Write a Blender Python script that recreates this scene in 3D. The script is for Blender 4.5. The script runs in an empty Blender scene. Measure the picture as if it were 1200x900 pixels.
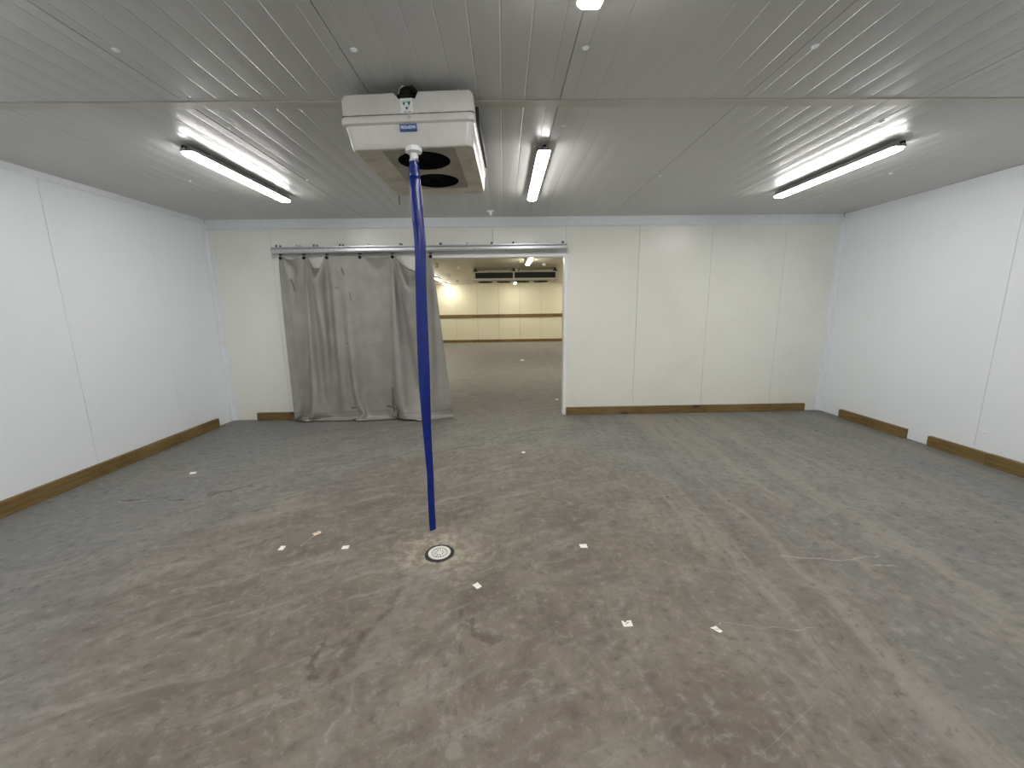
import bpy, bmesh, math, random
from mathutils import Vector, Matrix
random.seed(11)
PI = math.pi
SC = bpy.context.scene
C = SC.collection

# ---------------------------------------------------------------- camera, world, exposure
H = 2.776            # ceiling height
XL, XR = -3.997, 4.703
YB = 5.776           # face of the back wall
YF = -3.3            # wall behind the camera
H2 = 2.67            # ceiling of the room beyond
YFAR = 19.0
FX0, FX1 = -7.0, 6.0
CAMZ = 1.5644
PITCH, YAW, ROLL = 0.18676, 0.01707, -0.01358

cam_data = bpy.data.cameras.new('camera')
cam_data.sensor_width = 36.0
cam_data.lens = 36.0 * 470.85 / 1200.0
cam_data.clip_start = 0.02
cam = bpy.data.objects.new('camera', cam_data)
C.objects.link(cam)
fw = Vector((math.sin(YAW) * math.cos(PITCH), math.cos(YAW) * math.cos(PITCH), -math.sin(PITCH)))
rt = Vector((math.cos(YAW), -math.sin(YAW), 0))
up = rt.cross(fw)
r2 = rt * math.cos(ROLL) + up * math.sin(ROLL)
u2 = -rt * math.sin(ROLL) + up * math.cos(ROLL)
m = Matrix((r2, u2, -fw)).transposed().to_4x4()
m.translation = (0, 0, CAMZ)
cam.matrix_world = m
SC.camera = cam

world = bpy.data.worlds.new('world')
SC.world = world
world.use_nodes = True
world.node_tree.nodes['Background'].inputs[0].default_value = (0.5, 0.55, 0.6, 1)
world.node_tree.nodes['Background'].inputs[1].default_value = 0.02
vs_ = SC.view_settings
vs_.view_transform = 'Standard'
vs_.look = 'None'
vs_.gamma = 1.0
vs_.use_curve_mapping = False
vs_.exposure = 0.66
SC.display_settings.display_device = 'sRGB'
LAMP = 34.0          # radiance of the near diffusers
LAMP_FAR = 46.0
LAMP_FAR_COL = (1.0, 0.945, 0.81)
LAMP_COL = (1.0, 0.985, 0.95)
SC.cycles.max_bounces = 10
SC.cycles.diffuse_bounces = 6
SC.cycles.use_denoising = True

# ---------------------------------------------------------------- node helpers
class NG:
    def __init__(s, name):
        s.m = bpy.data.materials.new(name)
        s.m.use_nodes = True
        s.t = s.m.node_tree
        s.t.nodes.clear()
        s.out = s.n('ShaderNodeOutputMaterial')
        s.b = s.n('ShaderNodeBsdfPrincipled')
        s.t.links.new(s.b.outputs[0], s.out.inputs[0])
    def n(s, typ, **kw):
        nd = s.t.nodes.new(typ)
        for k, v in kw.items():
            setattr(nd, k, v)
        return nd
    def put(s, sock, v):
        if isinstance(v, bpy.types.NodeSocket):
            s.t.links.new(v, sock)
        elif v is not None:
            if isinstance(v, (tuple, list)) and len(v) == 3 and sock.type == 'RGBA':
                v = (*v, 1)
            sock.default_value = v
    def obj(s):
        return s.n('ShaderNodeTexCoord').outputs['Object']
    def uv(s):
        return s.n('ShaderNodeTexCoord').outputs['UV']
    def xyz(s, v):
        nd = s.n('ShaderNodeSeparateXYZ')
        s.put(nd.inputs[0], v)
        return nd.outputs
    def vec(s, x, y, z):
        nd = s.n('ShaderNodeCombineXYZ')
        for i, a in enumerate((x, y, z)):
            s.put(nd.inputs[i], a)
        return nd.outputs[0]
    def M(s, op, a, b=None, c=None, clamp=False):
        nd = s.n('ShaderNodeMath', operation=op, use_clamp=clamp)
        for i, v in enumerate((a, b, c)):
            if v is not None:
                s.put(nd.inputs[i], v)
        return nd.outputs[0]
    def mapv(s, v, scale=(1, 1, 1), rot=(0, 0, 0), loc=(0, 0, 0)):
        if any(rot):                      # turn first, stretch afterwards
            first = s.n('ShaderNodeMapping')
            s.put(first.inputs[0], v)
            first.inputs[2].default_value = rot
            v, rot = first.outputs[0], (0, 0, 0)
        nd = s.n('ShaderNodeMapping')
        s.put(nd.inputs[0], v)
        nd.inputs[1].default_value = loc
        nd.inputs[2].default_value = rot
        nd.inputs[3].default_value = scale
        return nd.outputs[0]
    def noise(s, v, scale=5, detail=4, rough=0.55, dist=0.0):
        nd = s.n('ShaderNodeTexNoise')
        s.put(nd.inputs['Vector'], v)
        nd.inputs['Scale'].default_value = scale
        nd.inputs['Detail'].default_value = detail
        nd.inputs['Roughness'].default_value = rough
        nd.inputs['Distortion'].default_value = dist
        return nd.outputs[0]
    def ss(s, v, a, b, lo=0.0, hi=1.0):
        nd = s.n('ShaderNodeMapRange', interpolation_type='SMOOTHSTEP')
        s.put(nd.inputs[0], v)
        for i, x in enumerate((a, b, lo, hi)):
            nd.inputs[i + 1].default_value = x
        return nd.outputs[0]
    def mix(s, f, a, b, blend='MIX'):
        nd = s.n('ShaderNodeMix', data_type='RGBA', blend_type=blend)
        s.put(nd.inputs[0], f)
        s.put(nd.inputs[6], a)
        s.put(nd.inputs[7], b)
        return nd.outputs[2]
    def bump(s, h, dist=0.002, strength=1.0, normal=None):
        nd = s.n('ShaderNodeBump')
        nd.inputs['Strength'].default_value = strength
        nd.inputs['Distance'].default_value = dist
        s.put(nd.inputs['Height'], h)
        if normal is not None:
            s.put(nd.inputs['Normal'], normal)
        return nd.outputs[0]
    def seg(s, x, y, a, b, w0, w1, wob=None):
        """mask of a soft line from a to b in the plane (x, y); 1 on the line"""
        dx, dy = b[0] - a[0], b[1] - a[1]
        L2 = dx * dx + dy * dy
        px = s.M('SUBTRACT', x, a[0]); py = s.M('SUBTRACT', y, a[1])
        t = s.M('DIVIDE', s.M('ADD', s.M('MULTIPLY', px, dx), s.M('MULTIPLY', py, dy)), L2, clamp=True)
        ex = s.M('SUBTRACT', px, s.M('MULTIPLY', t, dx)); ey = s.M('SUBTRACT', py, s.M('MULTIPLY', t, dy))
        d = s.M('SQRT', s.M('ADD', s.M('MULTIPLY', ex, ex), s.M('MULTIPLY', ey, ey)))
        if wob is not None:
            d = s.M('ADD', d, wob)
        return s.ss(d, w0, w1, 1.0, 0.0)
    def done(s, col, rough=0.5, normal=None, metal=0.0, spec=0.5):
        s.put(s.b.inputs['Base Color'], col)
        s.put(s.b.inputs['Roughness'], rough)
        s.put(s.b.inputs['Metallic'], metal)
        s.b.inputs['Specular IOR Level'].default_value = spec
        if normal is not None:
            s.put(s.b.inputs['Normal'], normal)
        return s.m

def simple(name, col, rough=0.5, metal=0.0, spec=0.5, var=0.06, scale=14.0):
    g = NG(name)
    n = g.noise(g.obj(), scale, 4, 0.6)
    f = g.ss(n, 0.3, 0.75)
    dark = tuple(c * (1 - var) for c in col)
    lite = tuple(min(1, c * (1 + var)) for c in col)
    return g.done(g.mix(f, dark, lite), rough, None, metal, spec)

def panel_mat(name, col, dirt, rib, axis, groove=0.006, depth=0.0012, rough=0.32, grime=0.25, spec=0.5, wave=0.0):
    """coated steel panel: shallow ribs every «rib» metres across the given axis"""
    g = NG(name)
    o = g.obj()
    xyz = g.xyz(o)
    a = xyz[axis]
    fr = g.M('FRACT', g.M('DIVIDE', g.M('ADD', a, 20.0), rib))
    d = g.M('MULTIPLY', g.M('ABSOLUTE', g.M('SUBTRACT', fr, 0.5)), rib)
    h = g.ss(d, 0.0, groove)
    large = g.noise(g.mapv(o, (0.6, 0.6, 0.6)), 1.6, 4, 0.6)
    small = g.noise(o, 16, 5, 0.65)
    f = g.M('MULTIPLY', g.M('ADD', g.ss(large, 0.42, 0.72, 0, 0.6), g.ss(small, 0.55, 0.8, 0, 0.5)), grime)
    c = g.mix(f, col, dirt)
    nb = g.bump(g.noise(g.mapv(o, (1, 1, 1)), 5.0, 2, 0.5), 0.004, 0.12)
    h = g.M('MULTIPLY', h, depth)
    if wave:                      # the sheet bows slightly between its ribs
        h = g.M('ADD', h, g.M('MULTIPLY', g.M('COSINE', g.M('MULTIPLY', fr, 2 * PI)), wave))
    return g.done(c, rough, g.bump(h, 1.0, 1.0, nb), 0.0, spec)

# ---------------------------------------------------------------- materials
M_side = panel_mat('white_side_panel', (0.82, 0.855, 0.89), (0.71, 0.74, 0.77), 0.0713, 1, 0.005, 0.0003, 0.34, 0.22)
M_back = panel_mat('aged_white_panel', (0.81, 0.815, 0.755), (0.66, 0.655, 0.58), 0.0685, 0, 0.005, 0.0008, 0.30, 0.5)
M_ceil = panel_mat('shade_greyed_ceiling_panel', (0.54, 0.545, 0.535), (0.45, 0.447, 0.425), 0.1375, 0, 0.0065, 0.0016, 0.30, 0.3, 0.5, 0.0008)  # white sheet greyed in its base colour to carry the ceiling's shade
M_far = panel_mat('cream_panel', (0.80, 0.76, 0.60), (0.70, 0.65, 0.49), 0.0685, 0, 0.005, 0.0003, 0.38, 0.4)
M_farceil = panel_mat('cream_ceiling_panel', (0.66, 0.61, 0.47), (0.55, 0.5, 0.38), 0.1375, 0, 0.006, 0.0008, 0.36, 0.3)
M_trim = simple('white_flashing', (0.78, 0.81, 0.845), 0.35, var=0.03)
M_jamb = simple('white_jamb', (0.86, 0.865, 0.87), 0.3, var=0.02)
M_strip = simple('yellowed_joint_strip', (0.52, 0.51, 0.46), 0.4, var=0.08, scale=3)
M_gap = simple('dark_joint', (0.10, 0.10, 0.095), 0.8)
M_steel = simple('galvanised_steel', (0.55, 0.56, 0.58), 0.38, 0.75, var=0.06)
M_bolt = simple('dark_bolt', (0.08, 0.08, 0.08), 0.45, 0.5)
M_black = simple('black_rubber', (0.006, 0.006, 0.006), 0.6, spec=0.2)
M_dark = simple('dark_cavity', (0.004, 0.004, 0.004), 0.9, spec=0.0)
M_fanblack = simple('black_fan', (0.006, 0.006, 0.006), 0.7, spec=0.1)
M_shell = None
M_cap = simple('white_plug', (0.85, 0.86, 0.86), 0.35, var=0.02)
M_house = simple('grey_lamp_housing', (0.28, 0.27, 0.26), 0.5, var=0.05)
M_clip = simple('steel_clip', (0.45, 0.44, 0.42), 0.35, 0.7)
M_paper = simple('paper', (0.88, 0.86, 0.80), 0.7, var=0.03)
M_paperT = simple('tan_paper', (0.78, 0.66, 0.50), 0.7, var=0.12, scale=60)
M_ink = simple('ink', (0.10, 0.09, 0.09), 0.7)

def glow(name, strength, colr):
    g = NG(name)
    e = g.n('ShaderNodeEmission')
    e.inputs[0].default_value = (*colr, 1)
    e.inputs[1].default_value = strength
    g.t.links.new(e.outputs[0], g.out.inputs[0])
    return g.m
M_glow = glow('lit_diffuser', LAMP, LAMP_COL)
M_glowF = glow('lit_diffuser_warm', LAMP_FAR, LAMP_FAR_COL)

def mat_shell():
    g = NG('weathered_white_shell')
    o = g.obj()
    n = g.noise(o, 7, 5, 0.65)
    n2 = g.noise(g.mapv(o, (60, 60, 18)), 1.0, 3, 0.7)
    f = g.ss(n, 0.40, 0.80, 0, 0.35)
    c = g.mix(f, (0.60, 0.59, 0.56), (0.42, 0.40, 0.345))
    c = g.mix(g.ss(n2, 0.70, 0.78, 0, 0.55), c, (0.28, 0.25, 0.21))
    return g.done(c, 0.26, g.bump(n, 0.004, 0.15))
M_shell = mat_shell()

def mat_under():
    g = NG('grimy_underside')
    o = g.obj()
    n = g.noise(o, 5, 5, 0.65, 0.4)
    f = g.ss(n, 0.35, 0.70)
    c = g.mix(f, (0.62, 0.58, 0.49), (0.42, 0.385, 0.31))
    return g.done(c, 0.4, g.bump(n, 0.004, 0.2))
M_under = mat_under()

def mat_perf():
    g = NG('perforated_grille')
    o = g.obj()
    x, y, z = g.xyz(g.mapv(o, (85, 85, 85), (0, 0, PI / 4)))
    a = g.M('SUBTRACT', g.M('FRACT', x), 0.5)
    b = g.M('SUBTRACT', g.M('FRACT', y), 0.5)
    d = g.M('SQRT', g.M('ADD', g.M('MULTIPLY', a, a), g.M('MULTIPLY', b, b)))
    f = g.ss(d, 0.34, 0.42, 1, 0)
    n = g.noise(o, 6, 4)
    c = g.mix(g.ss(n, 0.3, 0.7), (0.60, 0.57, 0.49), (0.44, 0.41, 0.34))
    return g.done(g.mix(f, c, (0.05, 0.045, 0.04)), 0.45)
M_perf = mat_perf()

def mat_coil():
    g = NG('finned_coil')
    x, y, z = g.xyz(g.obj())
    f = g.ss(g.M('ABSOLUTE', g.M('SUBTRACT', g.M('FRACT', g.M('MULTIPLY', g.M('ADD', y, x), 160)), 0.5)), 0.15, 0.35)
    return g.done(g.mix(f, (0.008, 0.008, 0.008), (0.03, 0.03, 0.03)), 0.6, None, 0.0)
M_coil = mat_coil()

def mat_wood(name, axis, c0=(0.215, 0.135, 0.040), c1=(0.090, 0.054, 0.017)):
    g = NG(name)
    o = g.obj()
    sc = [22, 22, 30]
    sc[axis] = 1.1
    grain = g.noise(g.mapv(o, tuple(sc)), 2.2, 6, 0.65, 0.6)
    blot = g.noise(o, 2.2, 3, 0.5)
    c = g.mix(g.ss(grain, 0.36, 0.68), c0, c1)
    c = g.mix(g.ss(blot, 0.4, 0.7, 0, 0.5), c, (0.25, 0.17, 0.075))
    vo = g.n('ShaderNodeTexVoronoi')
    ks = [3.2, 3.2, 4.5]
    ks[axis] = 2.1
    g.put(vo.inputs['Vector'], g.mapv(o, tuple(ks), loc=(0.3, 0.2, 0.37)))
    vo.inputs['Scale'].default_value = 1.0
    knot = g.ss(g.M('ADD', vo.outputs['Distance'], g.M('MULTIPLY', g.M('SUBTRACT', grain, 0.5), 0.15)), 0.07, 0.20, 0.95, 0)
    c = g.mix(knot, c, (0.045, 0.022, 0.010))
    rub = g.noise(g.mapv(o, (9, 9, 14)), 1.0, 3, 0.7)
    c = g.mix(g.ss(rub, 0.70, 0.76, 0, 0.35), c, (0.50, 0.40, 0.26))
    return g.done(c, 0.6, g.bump(grain, 0.002, 0.6))
M_woodX = mat_wood('treated_timber_across', 0)
M_woodY = mat_wood('treated_timber_lengthwise', 1)

def mat_floor():
    g = NG('stained_concrete')
    o = g.obj()
    x, y, z = g.xyz(o)
    warp = g.n('ShaderNodeTexNoise')
    g.put(warp.inputs['Vector'], o)
    warp.inputs['Scale'].default_value = 1.3
    warp.inputs['Detail'].default_value = 4
    wv = g.n('ShaderNodeVectorMath', operation='MULTIPLY_ADD')
    g.put(wv.inputs[0], warp.outputs['Color'])
    wv.inputs[1].default_value = (0.28, 0.28, 0)
    g.put(wv.inputs[2], o)
    ow = wv.outputs[0]
    big = g.noise(ow, 0.55, 5, 0.6)
    mid = g.noise(ow, 2.6, 7, 0.68, 0.5)
    fine = g.noise(ow, 17, 7, 0.72)
    grit = g.noise(o, 130, 3, 0.7)
    diag = g.noise(g.mapv(ow, (1.5, 9.0, 1), (0, 0, -0.42)), 1.0, 7, 0.66, 0.3)
    diag2 = g.noise(g.mapv(ow, (1.2, 7.5, 1), (0, 0, -0.62)), 1.4, 6, 0.66, 0.2)
    lane = g.noise(g.mapv(ow, (4.6, 0.26, 1), (0, 0, 0.03)), 1.0, 5, 0.62, 0.15)
    lane2 = g.noise(g.mapv(ow, (16.0, 0.7, 1), (0, 0, 0.03)), 1.0, 4, 0.6)
    cross = g.noise(g.mapv(ow, (0.6, 7.0, 1), (0, 0, -0.04)), 1.0, 5, 0.6)
    grey = g.mix(g.ss(mid, 0.32, 0.70), (0.206, 0.204, 0.198), (0.295, 0.293, 0.283))
    brown = g.mix(g.ss(mid, 0.32, 0.70), (0.165, 0.138, 0.112), (0.272, 0.242, 0.202))
    # where brown dirt has gathered: middle of the room and towards the camera
    cx = g.M('MULTIPLY', g.M('SUBTRACT', x, -0.15), 0.36)
    cy = g.M('MULTIPLY', g.M('SUBTRACT', y, 1.7), 0.33)
    rr = g.M('SQRT', g.M('ADD', g.M('MULTIPLY', cx, cx), g.M('MULTIPLY', cy, cy)))
    rr = g.M('ADD', rr, g.M('MULTIPLY', g.M('SUBTRACT', big, 0.5), 1.1))
    rr = g.M('ADD', rr, g.M('MULTIPLY', g.M('SUBTRACT', diag, 0.5), 0.7))
    bm_ = g.ss(rr, 0.35, 1.05, 0.95, 0.12)
    c = g.mix(bm_, grey, brown)
    # swept diagonal smears on the left
    leftm = g.ss(x, 0.1, 1.2, 1.0, 0.0)
    c = g.mix(g.M('MULTIPLY', leftm, g.ss(diag, 0.50, 0.68, 0, 0.62)), c, (0.331, 0.318, 0.292))
    c = g.mix(g.M('MULTIPLY', leftm, g.ss(diag2, 0.52, 0.70, 0, 0.55)), c, (0.132, 0.115, 0.100))
    # wheel lanes running away from the camera on the right
    rightm = g.ss(x, 0.7, 1.6, 0.0, 1.0)
    c = g.mix(g.M('MULTIPLY', rightm, g.ss(lane, 0.50, 0.62, 0, 0.70)), c, (0.326, 0.299, 0.259))
    c = g.mix(g.M('MULTIPLY', rightm, g.ss(lane, 0.47, 0.36, 0, 0.60)), c, (0.194, 0.196, 0.198))
    c = g.mix(g.M('MULTIPLY', g.ss(x, 0.2, 1.4, 0.25, 0.8), g.ss(lane2, 0.56, 0.72, 0, 0.45)), c, (0.361, 0.336, 0.296))
    c = g.mix(g.M('MULTIPLY', g.ss(y, 4.2, 5.4, 0.1, 0.7), g.ss(cross, 0.54, 0.70, 0, 0.6)), c, (0.156, 0.149, 0.143))
    # darker grey bluish edge on the left and the right
    scr = g.noise(g.mapv(o, (1.6, 46.0, 1), (0, 0, -0.5)), 1.0, 5, 0.7, 0.5)
    scr2 = g.noise(g.mapv(o, (60.0, 1.8, 1), (0, 0, 0.12)), 1.0, 5, 0.7, 0.5)
    c = g.mix(g.ss(scr, 0.60, 0.74, 0, 0.45), c, (0.42, 0.40, 0.36))
    c = g.mix(g.ss(scr2, 0.62, 0.76, 0, 0.40), c, (0.42, 0.40, 0.36))
    c = g.mix(g.ss(scr2, 0.40, 0.28, 0, 0.30), c, (0.13, 0.115, 0.10))
    edge = g.M('MAXIMUM', g.ss(x, -1.7, -3.2, 0, 0.7), g.ss(x, 3.0, 4.2, 0, 0.5))
    c = g.mix(g.M('MULTIPLY', edge, g.ss(big, 0.35, 0.6, 0.4, 1.0)), c, (0.223, 0.229, 0.233))
    # general mottling
    c = g.mix(g.ss(fine, 0.51, 0.68, 0, 0.60), c, (0.358, 0.343, 0.316))
    c = g.mix(g.ss(fine, 0.48, 0.32, 0, 0.65), c, (0.112, 0.099, 0.088))
    # pale ring of mortar round the drain
    dx = g.M('SUBTRACT', x, -0.446); dy = g.M('SUBTRACT', y, 2.385)
    dd = g.M('SQRT', g.M('ADD', g.M('MULTIPLY', dx, dx), g.M('MULTIPLY', dy, dy)))
    ddn = g.M('ADD', dd, g.M('MULTIPLY', g.M('SUBTRACT', mid, 0.5), 0.45))
    ring = g.ss(ddn, 0.12, 0.40, 0.80, 0)
    c = g.mix(ring, c, g.mix(g.ss(fine, 0.42, 0.60), (0.285, 0.255, 0.20), (0.50, 0.46, 0.385)))
    wob = g.M('MULTIPLY', g.M('SUBTRACT', mid, 0.5), 0.20)
    wn = g.n('ShaderNodeTexNoise')
    g.put(wn.inputs['Vector'], o)
    wn.inputs['Scale'].default_value = 5.0
    wn.inputs['Detail'].default_value = 4
    wc = g.xyz(wn.outputs['Color'])
    x0_, y0_ = x, y
    x = g.M('ADD', x, g.M('MULTIPLY', g.M('SUBTRACT', wc[0], 0.5), 0.22))
    y = g.M('ADD', y, g.M('MULTIPLY', g.M('SUBTRACT', wc[1], 0.5), 0.22))
    wobf = g.M('MULTIPLY', g.M('SUBTRACT', fine, 0.5), 0.10)
    # pale wash-out streak running from the drain towards the camera
    s1 = g.seg(x, y, (-0.50, 2.18), (-0.60, 1.70), 0.02, 0.13, wob)
    s2 = g.seg(x, y, (-0.60, 1.70), (-0.70, 1.05), 0.00, 0.10, wob)
    s3 = g.seg(x, y, (-0.64, 1.42), (-0.72, 1.0), -0.02, 0.02, g.M('MULTIPLY', wobf, 1.6))
    c = g.mix(g.M('MULTIPLY', s1, g.ss(fine, 0.40, 0.62, 0.15, 0.75)), c, (0.27, 0.265, 0.25))
    c = g.mix(g.M('MULTIPLY', s2, g.ss(fine, 0.40, 0.62, 0.1, 0.65)), c, (0.26, 0.25, 0.23))
    c = g.mix(g.M('MULTIPLY', s3, 0.7), c, (0.40, 0.39, 0.36))
    # reddish brown spill left of it
    for (a, b, w, k) in (((-0.62, 2.05), (-0.72, 1.72), 0.035, 0.35), ((-0.72, 1.72), (-0.80, 1.52), 0.045, 0.42),
                         ((-0.86, 1.66), (-0.88, 1.50), 0.03, 0.6), ((-0.26, 1.84), (-0.10, 1.66), 0.03, 0.55),
                         ((-3.3, 3.25), (-2.7, 3.22), 0.015, 0.7), ((-2.6, 3.35), (-2.35, 3.45), 0.04, 0.6)):
        c = g.mix(g.M('MULTIPLY', g.seg(x, y, a, b, 0.0, w, wobf), k), c, (0.089, 0.068, 0.056))
    # white cracks and scratches
    for (a, b, w, k) in (((1.75, 2.28), (2.05, 2.21), 0.009, 0.8), ((2.05, 2.21), (2.32, 2.26), 0.009, 0.6), ((2.15, 2.16), (2.36, 2.15), 0.007, 0.6),
                         ((-1.385, 2.63), (-1.37, 2.48), 0.008, 0.6), ((1.05, 1.69), (1.5, 1.69), 0.004, 0.5),
                         ((-3.28, 3.22), (-3.0, 3.21), 0.006, 0.8)):
        c = g.mix(g.M('MULTIPLY', g.seg(x, y, a, b, 0.0, w, g.M('MULTIPLY', g.M('SUBTRACT', fine, 0.5), 0.03)), k), c, (0.50, 0.49, 0.46))
    x, y = x0_, y0_
    # grey tape residue and a round patch near the camera
    t1 = g.M('MULTIPLY', g.ss(g.M('ABSOLUTE', g.M('SUBTRACT', x, -0.215)), 0.030, 0.036, 1, 0), g.ss(g.M('ABSOLUTE', g.M('SUBTRACT', y, 3.62)), 0.10, 0.11, 1, 0))
    c = g.mix(g.M('MULTIPLY', t1, 0.5), c, (0.25, 0.24, 0.22))
    px = g.M('SUBTRACT', x, -0.203); py = g.M('SUBTRACT', y, 1.178)
    pd = g.M('ADD', g.M('SQRT', g.M('ADD', g.M('MULTIPLY', px, px), g.M('MULTIPLY', py, py))), wobf)
    c = g.mix(g.ss(pd, 0.026, 0.034, 0.55, 0), c, (0.34, 0.33, 0.29))
    # small dark scuffs, mostly in the right foreground
    vo = g.n('ShaderNodeTexVoronoi')
    g.put(vo.inputs['Vector'], g.mapv(ow, (2.6, 1.9, 1), (0, 0, 0.5)))
    vo.inputs['Scale'].default_value = 2.2
    spot = g.ss(g.M('ADD', vo.outputs['Distance'], g.M('MULTIPLY', g.M('SUBTRACT', fine, 0.5), 0.35)), 0.02, 0.10, 0.85, 0)
    pick = g.xyz(vo.outputs['Color'])[0]
    spot = g.M('MULTIPLY', g.M('MULTIPLY', spot, g.ss(pick, 0.55, 0.6)), g.ss(x, 0.4, 1.0, 0.15, 1.0))
    c = g.mix(spot, c, (0.072, 0.062, 0.056))
    c = g.mix(1.0, c, (0.84, 0.825, 0.80), 'MULTIPLY')
    rough = g.ss(mid, 0.3, 0.7, 0.60, 0.74)
    h = g.M('ADD', g.M('MULTIPLY', fine, 0.6), g.M('MULTIPLY', grit, 0.25))
    return g.done(c, rough, g.bump(h, 0.0015, 0.5), 0.0, 0.4)
M_floor = mat_floor()

def mat_curtain():
    g = NG('grey_tarpaulin')
    o = g.mapv(g.obj(), loc=(-1.93, 5.62, 0.0))
    x, y, z = g.xyz(o)
    u, v, _ = g.xyz(g.uv())          # metres across and down the sheet
    n = g.noise(o, 4, 5, 0.6)
    n2 = g.noise(g.mapv(o, (9, 9, 2.2)), 1.4, 5, 0.7)
    c = g.mix(g.ss(n, 0.35, 0.7), (0.275, 0.264, 0.240), (0.335, 0.322, 0.292))
    c = g.mix(g.ss(n2, 0.56, 0.74, 0, 0.35), c, (0.20, 0.185, 0.16))
    c = g.mix(g.ss(v, 2.1, 2.34, 0, 0.3), c, (0.24, 0.225, 0.195))
    wob = g.M('MULTIPLY', g.M('SUBTRACT', n2, 0.5), 0.03)
    # welded hem line and edge seams
    c = g.mix(g.ss(g.M('ABSOLUTE', g.M('SUBTRACT', v, 2.15)), 0.003, 0.007, 0.55, 0), c, (0.15, 0.14, 0.125))
    c = g.mix(g.ss(g.M('ABSOLUTE', g.M('SUBTRACT', u, 0.10)), 0.002, 0.006, 0.4, 0), c, (0.15, 0.14, 0.125))
    # black scrape marks near the hem
    segs = [((-1.612, 0.46), (-1.600, 0.14), 0.016), ((-1.60, 0.46), (-1.575, 0.44), 0.012), ((-1.625, 0.34), (-1.63, 0.20), 0.010),
            ((-1.58, 0.30), (-1.545, 0.16), 0.010), ((-1.545, 0.22), (-1.53, 0.05), 0.012), ((-1.53, 0.25), (-1.50, 0.08), 0.009),
            ((-1.72, 0.19), (-1.64, 0.185), 0.012), ((-1.66, 0.18), (-1.56, 0.17), 0.010), ((-1.50, 0.17), (-1.57, 0.02), 0.010),
            ((-2.22, 0.18), (-2.17, 0.18), 0.012), ((-2.88, 1.98), (-2.84, 1.84), 0.010), ((-2.18, 2.12), (-2.16, 2.04), 0.012),
            ((-2.10, 1.80), (-2.09, 1.70), 0.008), ((-2.28, 1.87), (-2.24, 1.865), 0.007), ((-2.2, 1.11), (-2.18, 1.11), 0.008)]
    for a, b, w in segs:
        w = w * 1.7
        c = g.mix(g.M('MULTIPLY', g.seg(x, z, a, b, 0.0, w, wob), 0.8), c, (0.035, 0.03, 0.028))
    crease = g.noise(g.mapv(o, (3, 3, 1.2)), 5.0, 5, 0.62, 0.8)
    return g.done(c, 0.34, g.bump(crease, 0.014, 0.6), 0.0, 0.5)
M_curtain = mat_curtain()

def mat_hose():
    g = NG('blue_layflat_hose')
    o = g.obj()
    n = g.noise(o, 9, 3, 0.5)
    c = g.mix(g.ss(n, 0.3, 0.7), (0.0015, 0.013, 0.145), (0.002, 0.018, 0.20))
    return g.done(c, 0.22, g.bump(g.noise(g.mapv(o, (4, 4, 1)), 7, 3, 0.5), 0.01, 0.25))
M_hose = mat_hose()

# ---------------------------------------------------------------- geometry helpers
def box(bm, a, b, bev=0.0, seg=2):
    g = bmesh.ops.create_cube(bm, size=1.0)
    vs = g['verts']
    for v in vs:
        v.co = Vector([a[i] + (v.co[i] + 0.5) * (b[i] - a[i]) for i in range(3)])
    if bev > 0:
        es = list({e for v in vs for e in v.link_edges})
        bmesh.ops.bevel(bm, geom=es, offset=bev, segments=seg, profile=0.7, affect='EDGES')

def cyl(bm, p, q, r, r1=None, n=20, caps=True):
    p, q = Vector(p), Vector(q)
    d = q - p
    mat = Matrix.Translation((p + q) / 2) @ d.to_track_quat('Z', 'Y').to_matrix().to_4x4()
    bmesh.ops.create_cone(bm, cap_ends=caps, segments=n, radius1=r, radius2=r if r1 is None else r1, depth=d.length, matrix=mat)

def loft(bm, rings, cap0=True, cap1=True):
    R = [[bm.verts.new(p) for p in r] for r in rings]
    n = len(R[0])
    for a, b in zip(R, R[1:]):
        for i in range(n):
            bm.faces.new((a[i], a[(i + 1) % n], b[(i + 1) % n], b[i]))
    if cap0: bm.faces.new(list(reversed(R[0])))
    if cap1: bm.faces.new(R[-1])
    return R

def tube(bm, pts, r, n=10):
    pts = [Vector(p) for p in pts]
    rings = []
    for i, p in enumerate(pts):
        t = (pts[min(i + 1, len(pts) - 1)] - pts[max(i - 1, 0)]).normalized()
        a = t.orthogonal().normalized() if i == 0 else (prev - t * prev.dot(t)).normalized()
        prev = a
        b = t.cross(a)
        rings.append([p + (a * math.cos(k * 2 * PI / n) + b * math.sin(k * 2 * PI / n)) * r for k in range(n)])
    loft(bm, rings)

def rrect(x0, x1, y0, y1, r, z, n=6):
    out = []
    for cx, cy, a0 in ((x1 - r, y1 - r, 0), (x0 + r, y1 - r, PI / 2), (x0 + r, y0 + r, PI), (x1 - r, y0 + r, 1.5 * PI)):
        for k in range(n + 1):
            a = a0 + k / n * PI / 2
            out.append((cx + r * math.cos(a), cy + r * math.sin(a), z))
    return out

def link(name, bm, mat, parent=None, smooth=False, recalc=True):
    """one mesh object; coordinates are world metres, shifted to the parent's base"""
    me = bpy.data.meshes.new(name)
    if recalc:
        bmesh.ops.recalc_face_normals(bm, faces=bm.faces[:])
    off = Vector((0, 0, 0))
    p = parent
    while p is not None:
        off += Vector(p.location)
        p = p.parent
    if off.length > 0:
        bmesh.ops.translate(bm, verts=bm.verts[:], vec=-off)
    bm.to_mesh(me)
    bm.free()
    me.materials.append(mat)
    if smooth:
        for p in me.polygons: p.use_smooth = True
        try:
            me.set_sharp_from_angle(angle=math.radians(38))
        except Exception:
            pass
    o = bpy.data.objects.new(name, me)
    C.objects.link(o)
    if parent is not None: o.parent = parent
    return o

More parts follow.
